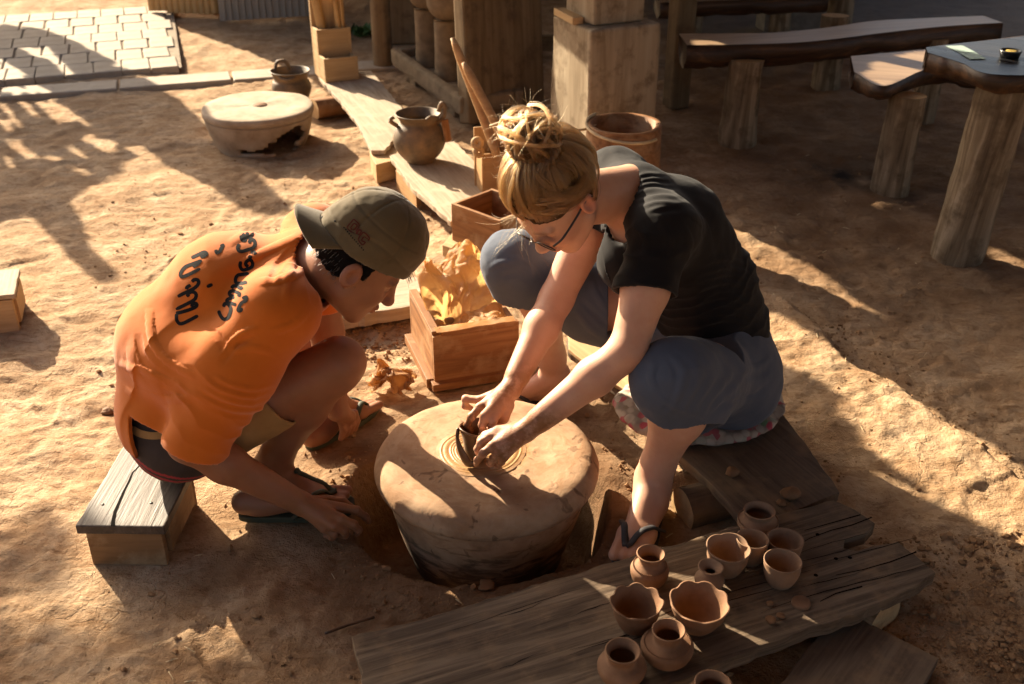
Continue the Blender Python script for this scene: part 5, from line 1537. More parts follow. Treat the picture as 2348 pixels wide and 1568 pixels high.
def rings_along(V, N, a, b, rmax, freq, amp, seed, t0=0.0, t1=1.0):
    """bunched folds round a sleeve or trouser leg"""
    d, t = seg_dist(V, a, b)
    w = smooth01(t0 - .08, t0 + .05, t) * (1 - smooth01(t1 - .02, t1 + .05, t)) * (1 - smooth01(rmax, rmax * 1.25, d))
    ph = t * freq + .75 * vnoise(V * 10, seed) + .25 * vnoise(V * 24, seed + 3)
    s = 1 - 2 * np.abs(np.sin(ph * math.pi)) ** .8
    return N * (amp * w * s * (.6 + .5 * vnoise(V * 9, seed + 5)))[:, None]

# ---------------------------------------------------------- the woman at the wheel
WB = np.array((.42, 2.32, 0.0))
woman = empty('person', WB)
tag(woman, 'woman in black T-shirt and blue capri trousers shaping clay at the wheel', 'person')
W = dict(hipL=(.545, 2.29, .25), hipR=(.445, 2.45, .255), kneeL=(.345, 1.985, .415), ankL=(.340, 2.06, .085), kneeR=(.005, 2.43, .495), ankR=(.125, 2.56, .085),
         shL=(.335, 2.165, .695), shR=(.250, 2.46, .71), neck=(.285, 2.315, .735), elL=(.252, 2.005, .475), elR=(.108, 2.30, .455))
W = {k: np.array(v) for k, v in W.items()}
W['wrL'] = G(*zh(1230, 790), .285)
W['wrR'] = G(*zh(1000, 190), .315)
_h = np.array((-.75, -.66, 0)); _h /= np.linalg.norm(_h)
_p = math.radians(52)
HF = _h * math.cos(_p) + np.array((0, 0, -math.sin(_p)))
HU = _h * math.sin(_p) + np.array((0, 0, math.cos(_p)))
WH = basis(HF, HU)
earL = AT(1347, 466, 2.09)
WC = earL - WH @ np.array((-.012, .083, -.006))
v = Vol((-.16, 1.72, -.03), (.76, 2.72, 1.0), .0033)
# torso under the clothes
v.cone((.50, 2.38, .27), (.47, 2.37, .45), .125, .105, .03)
v.cone((.47, 2.37, .45), (.36, 2.33, .62), .105, .11, .03)
v.cone((.36, 2.33, .62), W['neck'] - (0, 0, .03), .11, .07, .03)
v.cone(W['shL'] - (.0, .0, .012), W['shR'] - (0, 0, .012), .045, .045, .03)
v.cone(W['neck'], WC + WH @ np.array((-.025, 0, -.05)), .056, .050, .03)
v.cone(W['neck'] + (-.03, -.01, -.03), WC + WH @ np.array((.0, 0, -.06)), .045, .042, .03)
v.cone((.305, 2.31, .69), (.30, 2.30, .62), .065, .07, .04)
# collar bones
for s in ('shL', 'shR'):
    v.cone(W['neck'] + (-.065, -.02, -.045), W[s] + (-.03, 0, .0), .008, .010, .02)
head_prims(v, WC, WH, True)
# arms
for s in 'LR':
    sh, el, wr = W['sh' + s], W['el' + s], W['wr' + s]
    mid = sh * .5 + el * .5
    v.chain([sh, mid, el], [.054, .051, .040], .02)
    fm = el * .68 + wr * .32
    v.chain([el, fm, wr], [.040, .0415, .0245], .02)
    v.cone(el * .55 + fm * .45, wr * .85 + el * .15, .030, .024, .015)
# legs
for s, kb in (('L', 1), ('R', 1)):
    hp, kn, an = W['hip' + s], W['knee' + s], W['ank' + s]
    v.chain([hp, hp * .5 + kn * .5, kn], [.088, .078, .056], .03)
    bk = np.array((.034, .015, -.015)) if s == 'L' else np.array((.03, .03, 0))
    cf = kn * .70 + an * .30 + bk
    v.chain([kn + (0, 0, -.01), cf, an * .82 + kn * .18 + bk * .15, an], [.058, .061 if s == 'L' else .058, .037, .034], .03)
    v.cone(kn + (-.012, -.01, .0), kn + (-.016, -.012, -.04), .045, .035, .02)
foot_prims(v, W['ankL'] + (0, .0, .012), G(1503, 1128, .052), G(1436, 1278, .040), 1.08, side=-1)
foot_prims(v, W['ankR'], W['ankR'] * (1, 1, 0) + (.03, .02, .03), W['ankR'] * (1, 1, 0) + (-.20, -.06, .028), 1.0, side=1)
# hands
HR = lambda *p: G(*zh(p[0], p[1]), p[2])
mR = [HR(560, 340, .287), HR(550, 450, .294), HR(620, 575, .296), HR(745, 630, .286)]
fR = [[HR(345, 325, .284), HR(335, 425, .262), HR(425, 465, .252)],
      [HR(425, 590, .277), HR(365, 705, .250), HR(425, 800, .226)],
      [HR(590, 710, .273), HR(600, 800, .248), HR(570, 860, .228)],
      [HR(740, 735, .262), HR(690, 790, .245), HR(640, 830, .232)]]
hand_prims(v, W['wrR'], mR, fR, [HR(960, 420, .292), HR(905, 600, .275), HR(790, 735, .250), HR(690, 800, .236)])
mL = [HR(900, 1185, .236), HR(815, 1120, .250), HR(740, 1015, .262), HR(690, 885, .268)]
fL = [[HR(865, 1245, .212), HR(825, 1285, .190), HR(790, 1290, .178)],
      [HR(750, 1210, .226), HR(705, 1265, .200), HR(715, 1295, .184)],
      [HR(600, 1125, .246), HR(520, 1225, .214), HR(500, 1290, .190)],
      [HR(570, 965, .259), HR(520, 1060, .236), HR(515, 1115, .220)]]
hand_prims(v, W['wrL'], mL, fL, [HR(1020, 790, .282), HR(800, 800, .276), HR(640, 870, .265), HR(560, 925, .250)])
V, Q = v.mesh(1)
body = put_mesh('body', V, Q, M['skin_f'], woman, WB)
low_ = (V[Q[:, 0], 2] < .095)
bv_w = bvh_of(V, Q[low_])
hands = np.minimum(poly_dist(V, [W['wrR'] * .8 + W['elR'] * .2] + mR[1:2] + fR[1])[0], poly_dist(V, [W['wrL'] * .8 + W['elL'] * .2] + mL[1:2] + fL[1])[0])
attr(body, 'clay', np.clip(1.15 - smooth01(.015, .07, hands) * 1.2, 0, 1) * (1 - smooth01(.33, .40, V[:, 2])))
lf = (V - WC) @ WH
fl = np.exp(-((np.linalg.norm((lf - (.103, 0, -.067)) / (.02, .022, .012), axis=1)) ** 4))
for s in (-1, 1):
    fl = np.maximum(fl, .8 * np.exp(-(np.linalg.norm((lf - (-.012, s * .082, -.004)) / (.03, .02, .036), axis=1)) ** 4))
    fl = np.maximum(fl, .45 * np.exp(-(np.linalg.norm((lf - (.07, s * .04, -.035)) / .03, axis=1)) ** 2))
attr(body, 'flush', fl)
br = np.zeros(len(V))
for s in (-1, 1):
    br = np.maximum(br, .55 * np.exp(-(np.linalg.norm((lf - (.088, s * .030, .0215)) / (.02, .022, .0045), axis=1)) ** 4))
    br = np.maximum(br, .8 * np.exp(-(np.linalg.norm((lf - (.086, s * .031, -.008)) / (.02, .014, .0025), axis=1)) ** 4))
attr(body, 'dark', br)

# black T-shirt
v = Vol((-.02, 2.0, .22), (.76, 2.68, .86), .0040)
v.cone((.515, 2.38, .33), (.475, 2.372, .45), .148, .128, .03)
v.cone((.475, 2.372, .45), (.37, 2.332, .62), .128, .130, .04)
v.cone((.37, 2.332, .62), W['neck'] - (-.01, 0, .035), .130, .085, .04)
v.cone((.315, 2.295, .64), (.290, 2.28, .575), .085, .092, .05)
v.cone(W['shL'] - (.0, .0, .008), W['shR'] - (0, 0, .008), .058, .058, .04)
v.cone(W['neck'] + (.015, 0, -.02), W['shL'], .055, .060, .04)
v.cone(W['neck'] + (.015, 0, -.02), W['shR'], .055, .060, .04)
for s in 'LR':
    sh, el = W['sh' + s], W['el' + s]
    v.cone(sh, sh * .36 + el * .64, .064, .071, .03)
    v.cone(sh * .8 + np.array((.40, 2.33, .58)) * .2, np.array((.41, 2.34, .56)), .07, .11, .04)
v.shell(.009)
for s in 'LR':
    sh, el = W['sh' + s], W['el' + s]
    ax = (el - sh) / np.linalg.norm(el - sh)
    p = sh + ax * .150
    nrm = ax + np.array((.18, -.05, .0)) if s == 'L' else ax
    v.plane(p, nrm, 0, (p - .10 + ax * .02, p + .10 + ax * .03))
# hem and neckline
v.plane((.52, 2.38, .305), (.25, 0, -1), 0, ((.2, 2.1, .2), (.76, 2.68, .36)))
v.cone(W['neck'] + (-.01, -.005, -.02), WC + WH @ np.array((-.02, 0, -.06)), .066, .08, .0, 'sub')
v.cone(W['neck'] + (-.02, -.01, -.02), AT(1392, 606, 2.14), .058, .010, .0, 'sub')
V, Q = v.mesh(2)
N = vert_normals(V, Q)
N = radial(V, [((.515, 2.38, .33), (.475, 2.372, .45)), ((.475, 2.372, .45), (.37, 2.332, .62)), ((.37, 2.332, .62), W['neck']), (W['shL'], W['elL']), (W['shR'], W['elR']), (W['shL'], W['shR'])])
off = np.zeros_like(V)
off += N * (.004 * fbm(V * 11, 3, 5))[:, None]
FN = vert_normals(V, Q)
SF = []
for i, L in enumerate([[(1150, 640), (1240, 596), (1350, 596)], [(1150, 668), (1260, 626), (1400, 632)], [(1152, 700), (1270, 660), (1420, 668)], [(1160, 735), (1290, 700), (1440, 706)], [(1180, 770), (1310, 742), (1455, 748)], [(1215, 805), (1330, 782), (1465, 792)], [(1270, 826), (1370, 808), (1470, 806)]]):
    SF.append((L, .0036, .0055))
    SF.append(([(p[0] + 4, p[1] + 17) for p in L], -.0026, .005))
SF += [([(1010, 440), (1100, 440), (1190, 500)], .004, .008), ([(1480, 830), (1600, 900), (1660, 1050)], .004, .012), ([(1180, 880), (1250, 1000), (1230, 1130)], .004, .010), ([(1330, 900), (1400, 1010), (1390, 1110)], .004, .010), ([(1460, 900), (1510, 1000), (1520, 1080)], .004, .010)]
for i in range(9):
    y0 = 1120 + 48 * i
    SF.append(([(1560 - 6 * i, y0 + 60), (1740, y0 + 10), (1900 + 12 * i, y0 + 70)], .0045 * (1 if i % 2 else .7), .010)); SF.append(([(1580, y0 + 84), (1760, y0 + 36), (1910 + 12 * i, y0 + 96)], -.0035, .008))
off += creases(V, N, FN, z1, SF)
off += rings_along(V, N, (.50, 2.38, .32), (.40, 2.34, .58), .2, 7, .003, 19, .0, .9)
off += rings_along(V, N, W['shL'], W['elL'], .12, 4, .003, 23, .1, .6)
shirt_f = put_mesh('shirt', V + off, Q, M['black'], woman, WB)

# blue capri trousers
v = Vol((-.12, 1.86, .06), (.76, 2.68, .66), .0040)
v.ell((.50, 2.39, .265), (.165, .165, .150), None, .03)
v.cone((.515, 2.38, .27), (.50, 2.38, .36), .150, .137, .03)
v.cone((.56, 2.30, .22), (.50, 2.47, .22), .125, .125, .05)
for s in 'LR':
    hp, kn, an = W['hip' + s], W['knee' + s], W['ank' + s]
    v.chain([hp, hp * .45 + kn * .55, kn], [.108, .100, .078], .05)
    ax = (an - kn) / np.linalg.norm(an - kn)
    v.cone(kn, kn + ax * .17 + (np.array((.034, .01, .02)) if s == 'L' else np.array((.0, .0, .0))), .082, .096 if s == 'L' else .080, .03)
    if s == 'L': v.cone(kn + (.03, .03, -.01), kn + (.075, .05, -.075), .080, .080, .04)
v.plane((.5, 2.38, .385), (-.2, 0, 1), 0, ((.25, 2.1, .3), (.76, 2.68, .66)))
v.shell(.010)
for s, d, sd in (('L', .052, (.012, .0, 0)), ('R', .055, (-.012, .0, 0))):
    kn, an = W['knee' + s], W['ank' + s]
    ax = (an - kn) / np.linalg.norm(an - kn)
    if s == 'L': ax = ax + np.array((-.22, 0, 0))
    ax /= np.linalg.norm(ax)
    v.cone(kn + ax * (d + .105) + sd, kn + ax * .34 + sd, .105, .13, 0, 'sub')
    if s == 'L':
        v.ell(kn + (.030, -.015, -.185), (.128, .115, .105), None, 0, 'sub')
V, Q = v.mesh(2)
N = vert_normals(V, Q)
N = radial(V, [((.515, 2.38, .27), (.50, 2.38, .36)), (W['hipL'], W['kneeL']), (W['hipR'], W['kneeR']), (W['kneeL'], W['ankL']), (W['kneeR'], W['ankR'])])
off = N * (.0035 * fbm(V * 12, 3, 8))[:, None]
FN = vert_normals(V, Q)
TF = []
for i in range(11):
    x0 = 1640 + 44 * i
    TF.append(([(x0 + 10, 30 + 6 * i), (x0 + 70 - 4 * i, 130), (x0 + 40 - 14 * i, 270), (x0 - 20 - 12 * i, 350)], .0018 if i % 2 else -.0018, .007))
TF += [([(1880, 380), (1960, 300), (2120, 240), (2190, 180)], -.005, .006), ([(1600, 60), (1580, 150), (1610, 230)], .004, .010), ([(1540, 190), (1700, 300), (1880, 370)], .003, .005), ([(2200, 40), (2150, 90), (2020, 120)], .004, .008), ([(2210, 100), (2140, 140), (2020, 160)], -.003, .007)]
off += creases(V, N, FN, z4, TF)
off += creases(V, N, FN, zb, [([(700, 640), (800, 600), (930, 640)], .004, .008), ([(760, 700), (880, 680), (1000, 740)], -.003, .008), ([(840, 560), (960, 620), (1040, 720)], .004, .009), ([(1390, 640), (1430, 800), (1540, 960)], .004, .009), ([(1330, 860), (1430, 960), (1540, 1060)], -.004, .008), ([(1280, 930), (1400, 1050), (1520, 1130)], .004, .008)])
off += rings_along(V, N, W['kneeL'], W['ankL'], .12, 2.2, .002, 4, .0, .25)
pants = put_mesh('trousers', V + off, Q, M['blue'], woman, WB)

flip_flop('sandal', G(1503, 1128, .045), G(1436, 1284, .038), woman, WB, M['flop_f'], side=-1, w=.052, groundz=.010, skin_bvh=bv_w)
flip_flop('sandal', W['ankR'] * (1, 1, 0) + (.03, .02, 0), W['ankR'] * (1, 1, 0) + (-.20, -.06, 0), woman, WB, M['flop_f'], side=1)

# glasses
LW = lambda f, l, u: WC + WH @ np.array([f, l, u]) - WB
gl = None
for s in (-1, 1):
    ring = [LW(.108 - .10 * (abs(.033 + .022 * math.cos(a)) ** 1.3), s * (.033 + .0245 * math.cos(a)), -.008 + .0155 * math.sin(a)) for a in np.linspace(0, 2 * math.pi, 25)]
    o = tube('glasses', ring, .0017, M['glass_frame'], woman if gl is None else gl, 6)
    if gl is None: gl = o
    mesh_obj('lens', ring[:24], [tuple(range(24))], M['lens'], gl)
    tube('temple', [LW(.101, s * .057, -.002), LW(.075, s * .073, .001), LW(.02, s * .0815, .003), LW(-.015, s * .085, .006), LW(-.03, s * .084, -.008)], .0026, M['glass_frame'], gl, 6)
tube('bridge', [LW(.107, -.010, -.003), LW(.112, 0, .001), LW(.107, .010, -.003)], .0016, M['glass_frame'], gl, 6)

# hair: a mass over the skull, strands swept up to the bun, a coiled bun, stray wisps
BUN = WC + WH @ np.array((-.072, .004, .158))
v = Vol(WC - .2, WC + .24, .0036)
LWw = lambda f, l, u: WC + WH @ np.array([f, l, u])
v.ell(LWw(-.022, 0, .036), (.104, .086, .100), WH, .02)
v.cone(LWw(-.045, 0, .11), BUN, .05, .042, .03)
v.ell(BUN, (.046, .054, .040), WH, .02)
sl, X, Y, Z = v.win(v.lo, v.lo + v.h * v.n)
px, py, pz = X - WC[0], Y - WC[1], Z - WC[2]
lf_ = [px * WH[0, i] + py * WH[1, i] + pz * WH[2, i] for i in range(3)]
hl = .052 - .9 * np.abs(lf_[1]) ** 1.15 + .02 - lf_[2]        # hairline height falls from forehead to temples
front = np.minimum(lf_[0] - .012 + .0 * lf_[1], hl + .0 * px)
v.D = np.maximum(v.D, np.minimum(np.minimum(lf_[0] + .002, .047 - lf_[2] - .35 * (np.abs(lf_[1]) - .02)), 9).astype(np.float32))
v.D = np.maximum(v.D, (-.055 - lf_[2] - .35 * lf_[0]).astype(np.float32))
for s in (-1, 1):
    v.ell(LWw(-.006, s * .090, -.014), (.031, .034, .047), WH, .008, 'sub')
V, Q = v.mesh(2)
N = vert_normals(V, Q)
V = V + N * (.004 * vnoise(V * 60, 3))[:, None]
hair_o = put_mesh('hair', V, Q, M['blond_base'], woman, WB)
strands, radii, tones = [], [], []
r3 = np.array((.104, .086, .100)) * 1.01
hc = np.array((-.022, 0, .036))
bd = (np.array((-.062, .004, .122)) - hc) / r3; bd /= np.linalg.norm(bd)
def scalp_ok(p):
    if p[0] > .0 and p[2] < .047 - .35 * (abs(p[1]) - .02): return False
    if p[2] < -.055 - .35 * p[0]: return False
    return not (abs(p[0] + .006) < .034 and abs(p[2] + .014) < .046 and abs(p[1]) > .05)
cl = 0
while cl < 250:
    d = RNG.normal(size=3); d /= np.linalg.norm(d)
    p = hc + d * r3
    if not scalp_ok(p): continue
    edge = (p[0] > -.03 and p[2] < .080) or p[2] < -.02
    if not edge and RNG.random() < .6: continue
    a = math.acos(np.clip(d @ bd, -1, 1))
    if a < .3: continue
    cl += 1
    side = np.cross(d, bd); side /= (np.linalg.norm(side) + 1e-9)
    lift0 = RNG.uniform(.001, .017); wav0 = RNG.normal(0, .16); ph = RNG.uniform(0, 6); tone = RNG.beta(1.3, 1.5) * .8; sw = RNG.normal(0, .03); w0 = RNG.uniform(.05, .10)
    for k in range(24):
        so = RNG.normal(0, 1); lo_ = RNG.normal(0, 1); out = []
        for t in np.linspace(0, 1, 13):
            q = (math.sin((1 - t) * a) * d + math.sin(t * a) * bd) / math.sin(a)
            spread = w0 * (1 - .78 * t ** .7)
            q = q + side * (wav0 * math.sin(math.pi * t) + so * spread + sw * math.sin(6 * t + ph))
            q /= np.linalg.norm(q)
            out.append(WC + WH @ (hc + q * (r3 + .001 + (lift0 + lo_ * .0016) * math.sin(math.pi * min(1, t * 1.05)) + .006 * t)))
        out.append(BUN + WH @ (RNG.normal(0, .016, 3)))
        strands.append(np.array(out)); radii.append(RNG.uniform(.00028, .0005)); tones.append(tone)
# locks: clumps of strands winding round the bun
for c in range(60):
    ax = RNG.normal(size=3) * (1.0, .8, .6); ax /= np.linalg.norm(ax)
    e1 = np.cross(ax, (0.3, .2, 1)); e1 /= np.linalg.norm(e1); e2 = np.cross(ax, e1)
    ph0 = RNG.uniform(0, 6.28); span = RNG.uniform(2.2, 4.6); R = RNG.uniform(.75, 1.12); o = RNG.normal(0, .004, 3)
    sh_ = ax * RNG.uniform(-.5, .5); tone = RNG.beta(1.3, 1.5) * .8
    for j in range(26):
        jit = RNG.normal(0, .0024, 3); n = 14
        out = []
        for t in np.linspace(0, 1, n):
            a = ph0 + span * t
            q = (e1 * math.cos(a) + e2 * math.sin(a)) * math.sqrt(max(.1, 1 - sh_ @ sh_)) + sh_
            out.append(BUN + WH @ (q * np.array((.052, .062, .047)) * R + o + jit + RNG.normal(0, .0004, 3)))
        strands.append(np.array(out)); radii.append(RNG.uniform(.00035, .0006)); tones.append(tone)
# sagging locks between skull and bun
for c in range(26):
    a0 = RNG.uniform(0, 6.28); tone = RNG.beta(1.3, 1.5) * .8
    base_d = np.array((math.cos(a0) * .055 - .045, math.sin(a0) * .055, .118))
    for j in range(24):
        jit = RNG.normal(0, .0026, 3)
        p0 = base_d + jit; p1 = base_d * (1.18, 1.25, 1.0) + (0, 0, .016) + jit; p2 = np.array((-.07 + math.cos(a0 + .9) * .044, math.sin(a0 + .9) * .05, .15)) + jit; p3 = np.array((-.07 + math.cos(a0 + 1.8) * .03, math.sin(a0 + 1.8) * .03, .19)) + jit
        strands.append(np.array([WC + WH @ q for q in spline([p0, p1, p2, p3], 11)])); radii.append(RNG.uniform(.0003, .0006)); tones.append(tone)
# swept locks from the parting over the temples and ears up to the bun
for c in range(46):
    sgn = 1 if c % 2 else -1
    tone = RNG.beta(1.3, 1.5) * .8; f0 = RNG.uniform(-.02, .075); hgt = RNG.uniform(.0, 1)
    q0 = np.array((f0, sgn * RNG.uniform(.0, .03), .128 - .35 * max(0, f0) - 3.0 * max(0, f0 - .03) ** 1.2 * 0))
    dd0 = (q0 - hc) / r3; q0 = hc + dd0 / np.linalg.norm(dd0) * (r3 + .006)
    mid = []
    for fa, la, ua in ((f0 * .75 + .005, .060, .100 - .035 * hgt), (f0 * .35 - .020, .088, .068 - .034 * hgt), (-.070, .078, .056 - .03 * hgt), (-.10, .040, .100)):
        dd0 = (np.array((fa, sgn * la, ua)) - hc) / r3
        mid.append(hc + dd0 / np.linalg.norm(dd0) * (r3 + RNG.uniform(.006, .014)))
    pts_ = [q0] + mid + [np.array((-.075, sgn * .01, .150))]
    for j in range(22):
        jit = RNG.normal(0, .0030, 3)
        strands.append(np.array([WC + WH @ (q + jit * (.4 + .6 * math.sin(math.pi * i / 15))) for i, q in enumerate(spline(pts_, 15))])); radii.append(RNG.uniform(.0003, .0005)); tones.append(tone)
# stray wisps
for c in range(330):
    if c < 190:
        d = RNG.normal(size=3); d /= np.linalg.norm(d); p = BUN + WH @ (d * (.052, .062, .047)); g = WH @ d
        Lh = RNG.uniform(.015, .05)
    elif c < 290:
        d = np.array((RNG.uniform(-.9, .5), RNG.choice([-1, 1]) * RNG.uniform(.4, 1), RNG.uniform(.1, .9))); d /= np.linalg.norm(d); p = WC + WH @ (hc + d * (r3 + .004)); g = WH @ d
        Lh = RNG.uniform(.01, .035)
    else:
        p = WC + WH @ np.array((RNG.uniform(.07, .085), RNG.uniform(-.04, .03), RNG.uniform(.05, .07))); g = WH @ np.array((.8, RNG.normal(0, .5), -.3)); Lh = RNG.uniform(.03, .08)
    dr = np.cross(g, RNG.normal(size=3)); dr /= np.linalg.norm(dr)
    out = [p + g * Lh * t + dr * Lh * .9 * t * t - np.array((0, 0, .01)) * t * t for t in np.linspace(0, 1, 8)]
    strands.append(np.array(out)); radii.append(.00016); tones.append(.8)
hair_strands('hair_strands', strands, radii, M['blond'], hair_o, WB, tones)
hb = [BUN + WH @ (np.array((.038 * math.cos(a), .047 * math.sin(a), .012 + .018 * math.cos(a + .5)))) - WB for a in np.linspace(.4, 3.6, 12)]
tube('hair_tie', hb, .0022, M['hair_dark'], hair_o, 6)

# ---------------------------------------------------------- the man on the stool
MB_ = np.array((-.72, 2.10, 0.0))
man = empty('person', MB_)
tag(man, 'man in orange sweatshirt and backward olive cap bending from the low stool', 'person')
P = dict(hipR=(-.80, 2.02, .235), hipL=(-.81, 2.19, .235), kneeR=(-.395, 2.075, .405), ankR=(-.600, 2.105, .085), kneeL=(-.63, 2.53, .375), ankL=(-.485, 2.405, .085),
         shR=(-.490, 1.975, .590), shL=(-.465, 2.30, .620), neck=(-.455, 2.15, .625), elR=(-.700, 1.885, .315), elL=(-.462, 2.315, .36), wrL=(-.452, 2.30, .135))
P = {k: np.array(q, float) + ((.03, 0, 0) if k[:3] == 'hip' else (0, 0, 0)) for k, q in P.items()}
P['wrR'] = G(*z3(1610, 905), .105)
_h = np.array((.995, .10, 0)); _p = math.radians(42)
MH = basis(_h * math.cos(_p) + np.array((0, 0, -math.sin(_p))), _h * math.sin(_p) + np.array((0, 0, math.cos(_p))))
MC = AT(803, 631, 2.00) - MH @ np.array((-.012, -.079, -.008))
v = Vol((-1.0, 1.74, -.03), (-.12, 2.62, .86), .0033)
v.chain([(-.77, 2.10, .27), (-.745, 2.11, .42), (-.62, 2.13, .54), P['neck'] + (-.02, 0, -.03)], [.125, .118, .120, .07], .03)
v.cone(P['shR'], P['shL'], .045, .045, .03)
v.cone(P['neck'], MC + MH @ np.array((-.03, 0, -.05)), .056, .054, .03)
v.cone(P['neck'] + (.02, 0, -.03), MC + MH @ np.array((.01, 0, -.06)), .045, .045, .03)
head_prims(v, MC, MH, False)
for s in 'LR':
    sh, el, wr = P['sh' + s], P['el' + s], P['wr' + s]
    v.chain([sh, sh * .5 + el * .5, el], [.050, .046, .040], .02)
    fm = el * .68 + wr * .32
    v.chain([el, fm, wr], [.040, .0425, .027], .02)
    hp, kn, an = P['hip' + s], P['knee' + s], P['ank' + s]
    v.chain([hp, hp * .5 + kn * .5, kn], [.080, .070, .055], .03)
    cf = kn * .66 + an * .34 + np.array((-.022, 0, -.012))
    v.chain([kn, cf, an * .86 + kn * .14, an], [.054, .053, .036, .036], .03)
    v.cone(kn + (.012, -.004, .006), kn + (.0, -.004, -.03), .046, .038, .02)
hR, tR = G(560, 1150, .052), G(800, 1136, .046)
foot_prims(v, P['ankR'], hR, tR, 1.02, side=1)
hL, tL = G(715, 1000, .036), G(815, 938, .030)
foot_prims(v, P['ankL'], hL, hL + (tL - hL) / np.linalg.norm(tL - hL) * .24, 1.0, side=-1)
HM = lambda *p: G(*z3(p[0], p[1]), p[2])
mM = [HM(1770, 1075, .062), HM(1835, 1060, .074), HM(1885, 1010, .082), HM(1905, 940, .082)]
fM = [[HM(1835, 1115, .044), HM(1825, 1135, .026), HM(1785, 1128, .022)],
      [HM(1905, 1092, .052), HM(1915, 1122, .030), HM(1870, 1122, .024)],
      [HM(1968, 1050, .062), HM(2004, 1090, .040), HM(1996, 1112, .022)],
      [HM(1990, 955, .070), HM(2050, 1000, .044), HM(2072, 1030, .026)]]
hand_prims(v, P['wrR'], mM, fM, [HM(1690, 900, .092), HM(1800, 890, .080), HM(1900, 900, .062), HM(1985, 960, .045)], .0092, .026)
v.cone(P['wrL'], P['wrL'] + (.02, .03, -.04), .024, .022, .02)
for i in range(4):
    b = P['wrL'] + np.array((.02 + .010 * (i - 1.5), .03 + .014 * (i - 1.5), -.04))
    v.chain([b, b + (.004, .004, -.03), b + (-.004, .0, -.055)], [.010, .0092, .008], .005)
V, Q = v.mesh(1)
body_m = put_mesh('body', V, Q, M['skin_m'], man, MB_)
low_ = (V[Q[:, 0], 2] < .095) & (np.hypot(V[Q[:, 0], 0] - HM(1850, 1020, .06)[0], V[Q[:, 0], 1] - HM(1850, 1020, .06)[1]) > .085)
bv_m = bvh_of(V, Q[low_])
attr(body_m, 'clay', np.clip(.5 - smooth01(.03, .10, poly_dist(V, [P['wrR'], mM[2], fM[2][0], fM[2][2]])[0]), 0, 1))
lf = (V - MC) @ MH
fl = .8 * np.exp(-((np.linalg.norm((lf - (.103, 0, -.067)) / (.02, .022, .012), axis=1)) ** 4))
fl = np.maximum(fl, .5 * np.exp(-(np.linalg.norm((lf - (-.012, -.082, -.004)) / (.03, .02, .036), axis=1)) ** 4))
fl = np.maximum(fl, .6 * np.exp(-(np.linalg.norm((lf - (.112, 0, -.035)) / .02, axis=1)) ** 2))
attr(body_m, 'flush', fl)
br = np.zeros(len(V))
for s in (-1, 1):
    br = np.maximum(br, .95 * np.exp(-(np.linalg.norm((lf - (.086, s * .031, .0215)) / (.022, .024, .006), axis=1)) ** 4))
    br = np.maximum(br, .95 * np.exp(-(np.linalg.norm((lf - (.086, s * .031, -.007)) / (.02, .015, .0032), axis=1)) ** 4))
attr(body_m, 'dark', br)
mesh_obj('nail', [p - MB_ for p in (HM(2000, 1055, .052), HM(2022, 1066, .049), HM(2026, 1085, .043), HM(2004, 1080, .046))], [(0, 1, 2, 3)], M['nail'], man)

# orange sweatshirt
v = Vol((-1.03, 1.76, .13), (-.28, 2.56, .80), .0040)
v.chain([(-.765, 2.10, .29), (-.745, 2.11, .43), (-.62, 2.13, .540)], [.150, .146, .146], .04)
v.cone((-.62, 2.13, .540), P['neck'] + (-.03, 0, -.045), .146, .085, .05)
v.cone((-.66, 2.10, .40), (-.60, 2.10, .47), .12, .12, .05)
v.cone((-.765, 2.035, .275), (-.765, 2.17, .275), .128, .128, .05)
v.cone(P['shR'] + (0, .02, -.01), P['shL'] + (0, -.02, -.01), .072, .072, .05)
v.cone(P['neck'] + (-.03, 0, -.03), P['neck'] + (.0, 0, .0), .078, .070, .03)
sh, el = P['shR'], P['elR']
v.chain([sh + (-.01, 0, -.005), sh * .55 + el * .45 + (.0, 0, .0), el * .97 + sh * .03 + (.012, 0, -.01)], [.082, .075, .068], .04)
v.chain([P['shL'], P['shL'] * .5 + P['elL'] * .5, P['elL'] + (0, 0, .06)], [.074, .056, .050], .04)
v.cone((-.71, 1.99, .45), (-.62, 1.96, .46), .09, .09, .06)
v.shell(.010)
ax = (P['wrR'] - P['elR']); ax /= np.linalg.norm(ax)
ax2 = (el - sh) / np.linalg.norm(el - sh)
pc = el + ax2 * .012
v.plane(pc, ax2 * .75 + np.array((.0, -.1, -.55)), 0, (pc - .12, pc + .10))
v.plane(P['elL'] + (0, 0, .07), (0, 0, -1), 0, (P['elL'] + (-.07, -.07, -.09), P['elL'] + (.08, .08, .09)))
v.plane((-.77, 2.10, .215), (-.30, 0, -1), 0, ((-1.03, 1.76, .1), (-.56, 2.5, .30)))
v.cone(P['neck'] + (.0, 0, .0), MC + MH @ np.array((-.01, 0, -.05)), .064, .085, 0, 'sub')
V, Q = v.mesh(2)
N = vert_normals(V, Q)
N = radial(V, [((-.765, 2.10, .29), (-.745, 2.11, .43)), ((-.745, 2.11, .43), (-.62, 2.13, .54)), ((-.62, 2.13, .54), P['neck']), (P['shR'], P['elR']), (P['shL'], P['elL'])])
off = N * (.003 * fbm(V * 8, 3, 21))[:, None]
off += rings_along(V, N, sh, el, .10, 6.5, .0028, 11, .45, 1.0)
FN = vert_normals(V, Q)
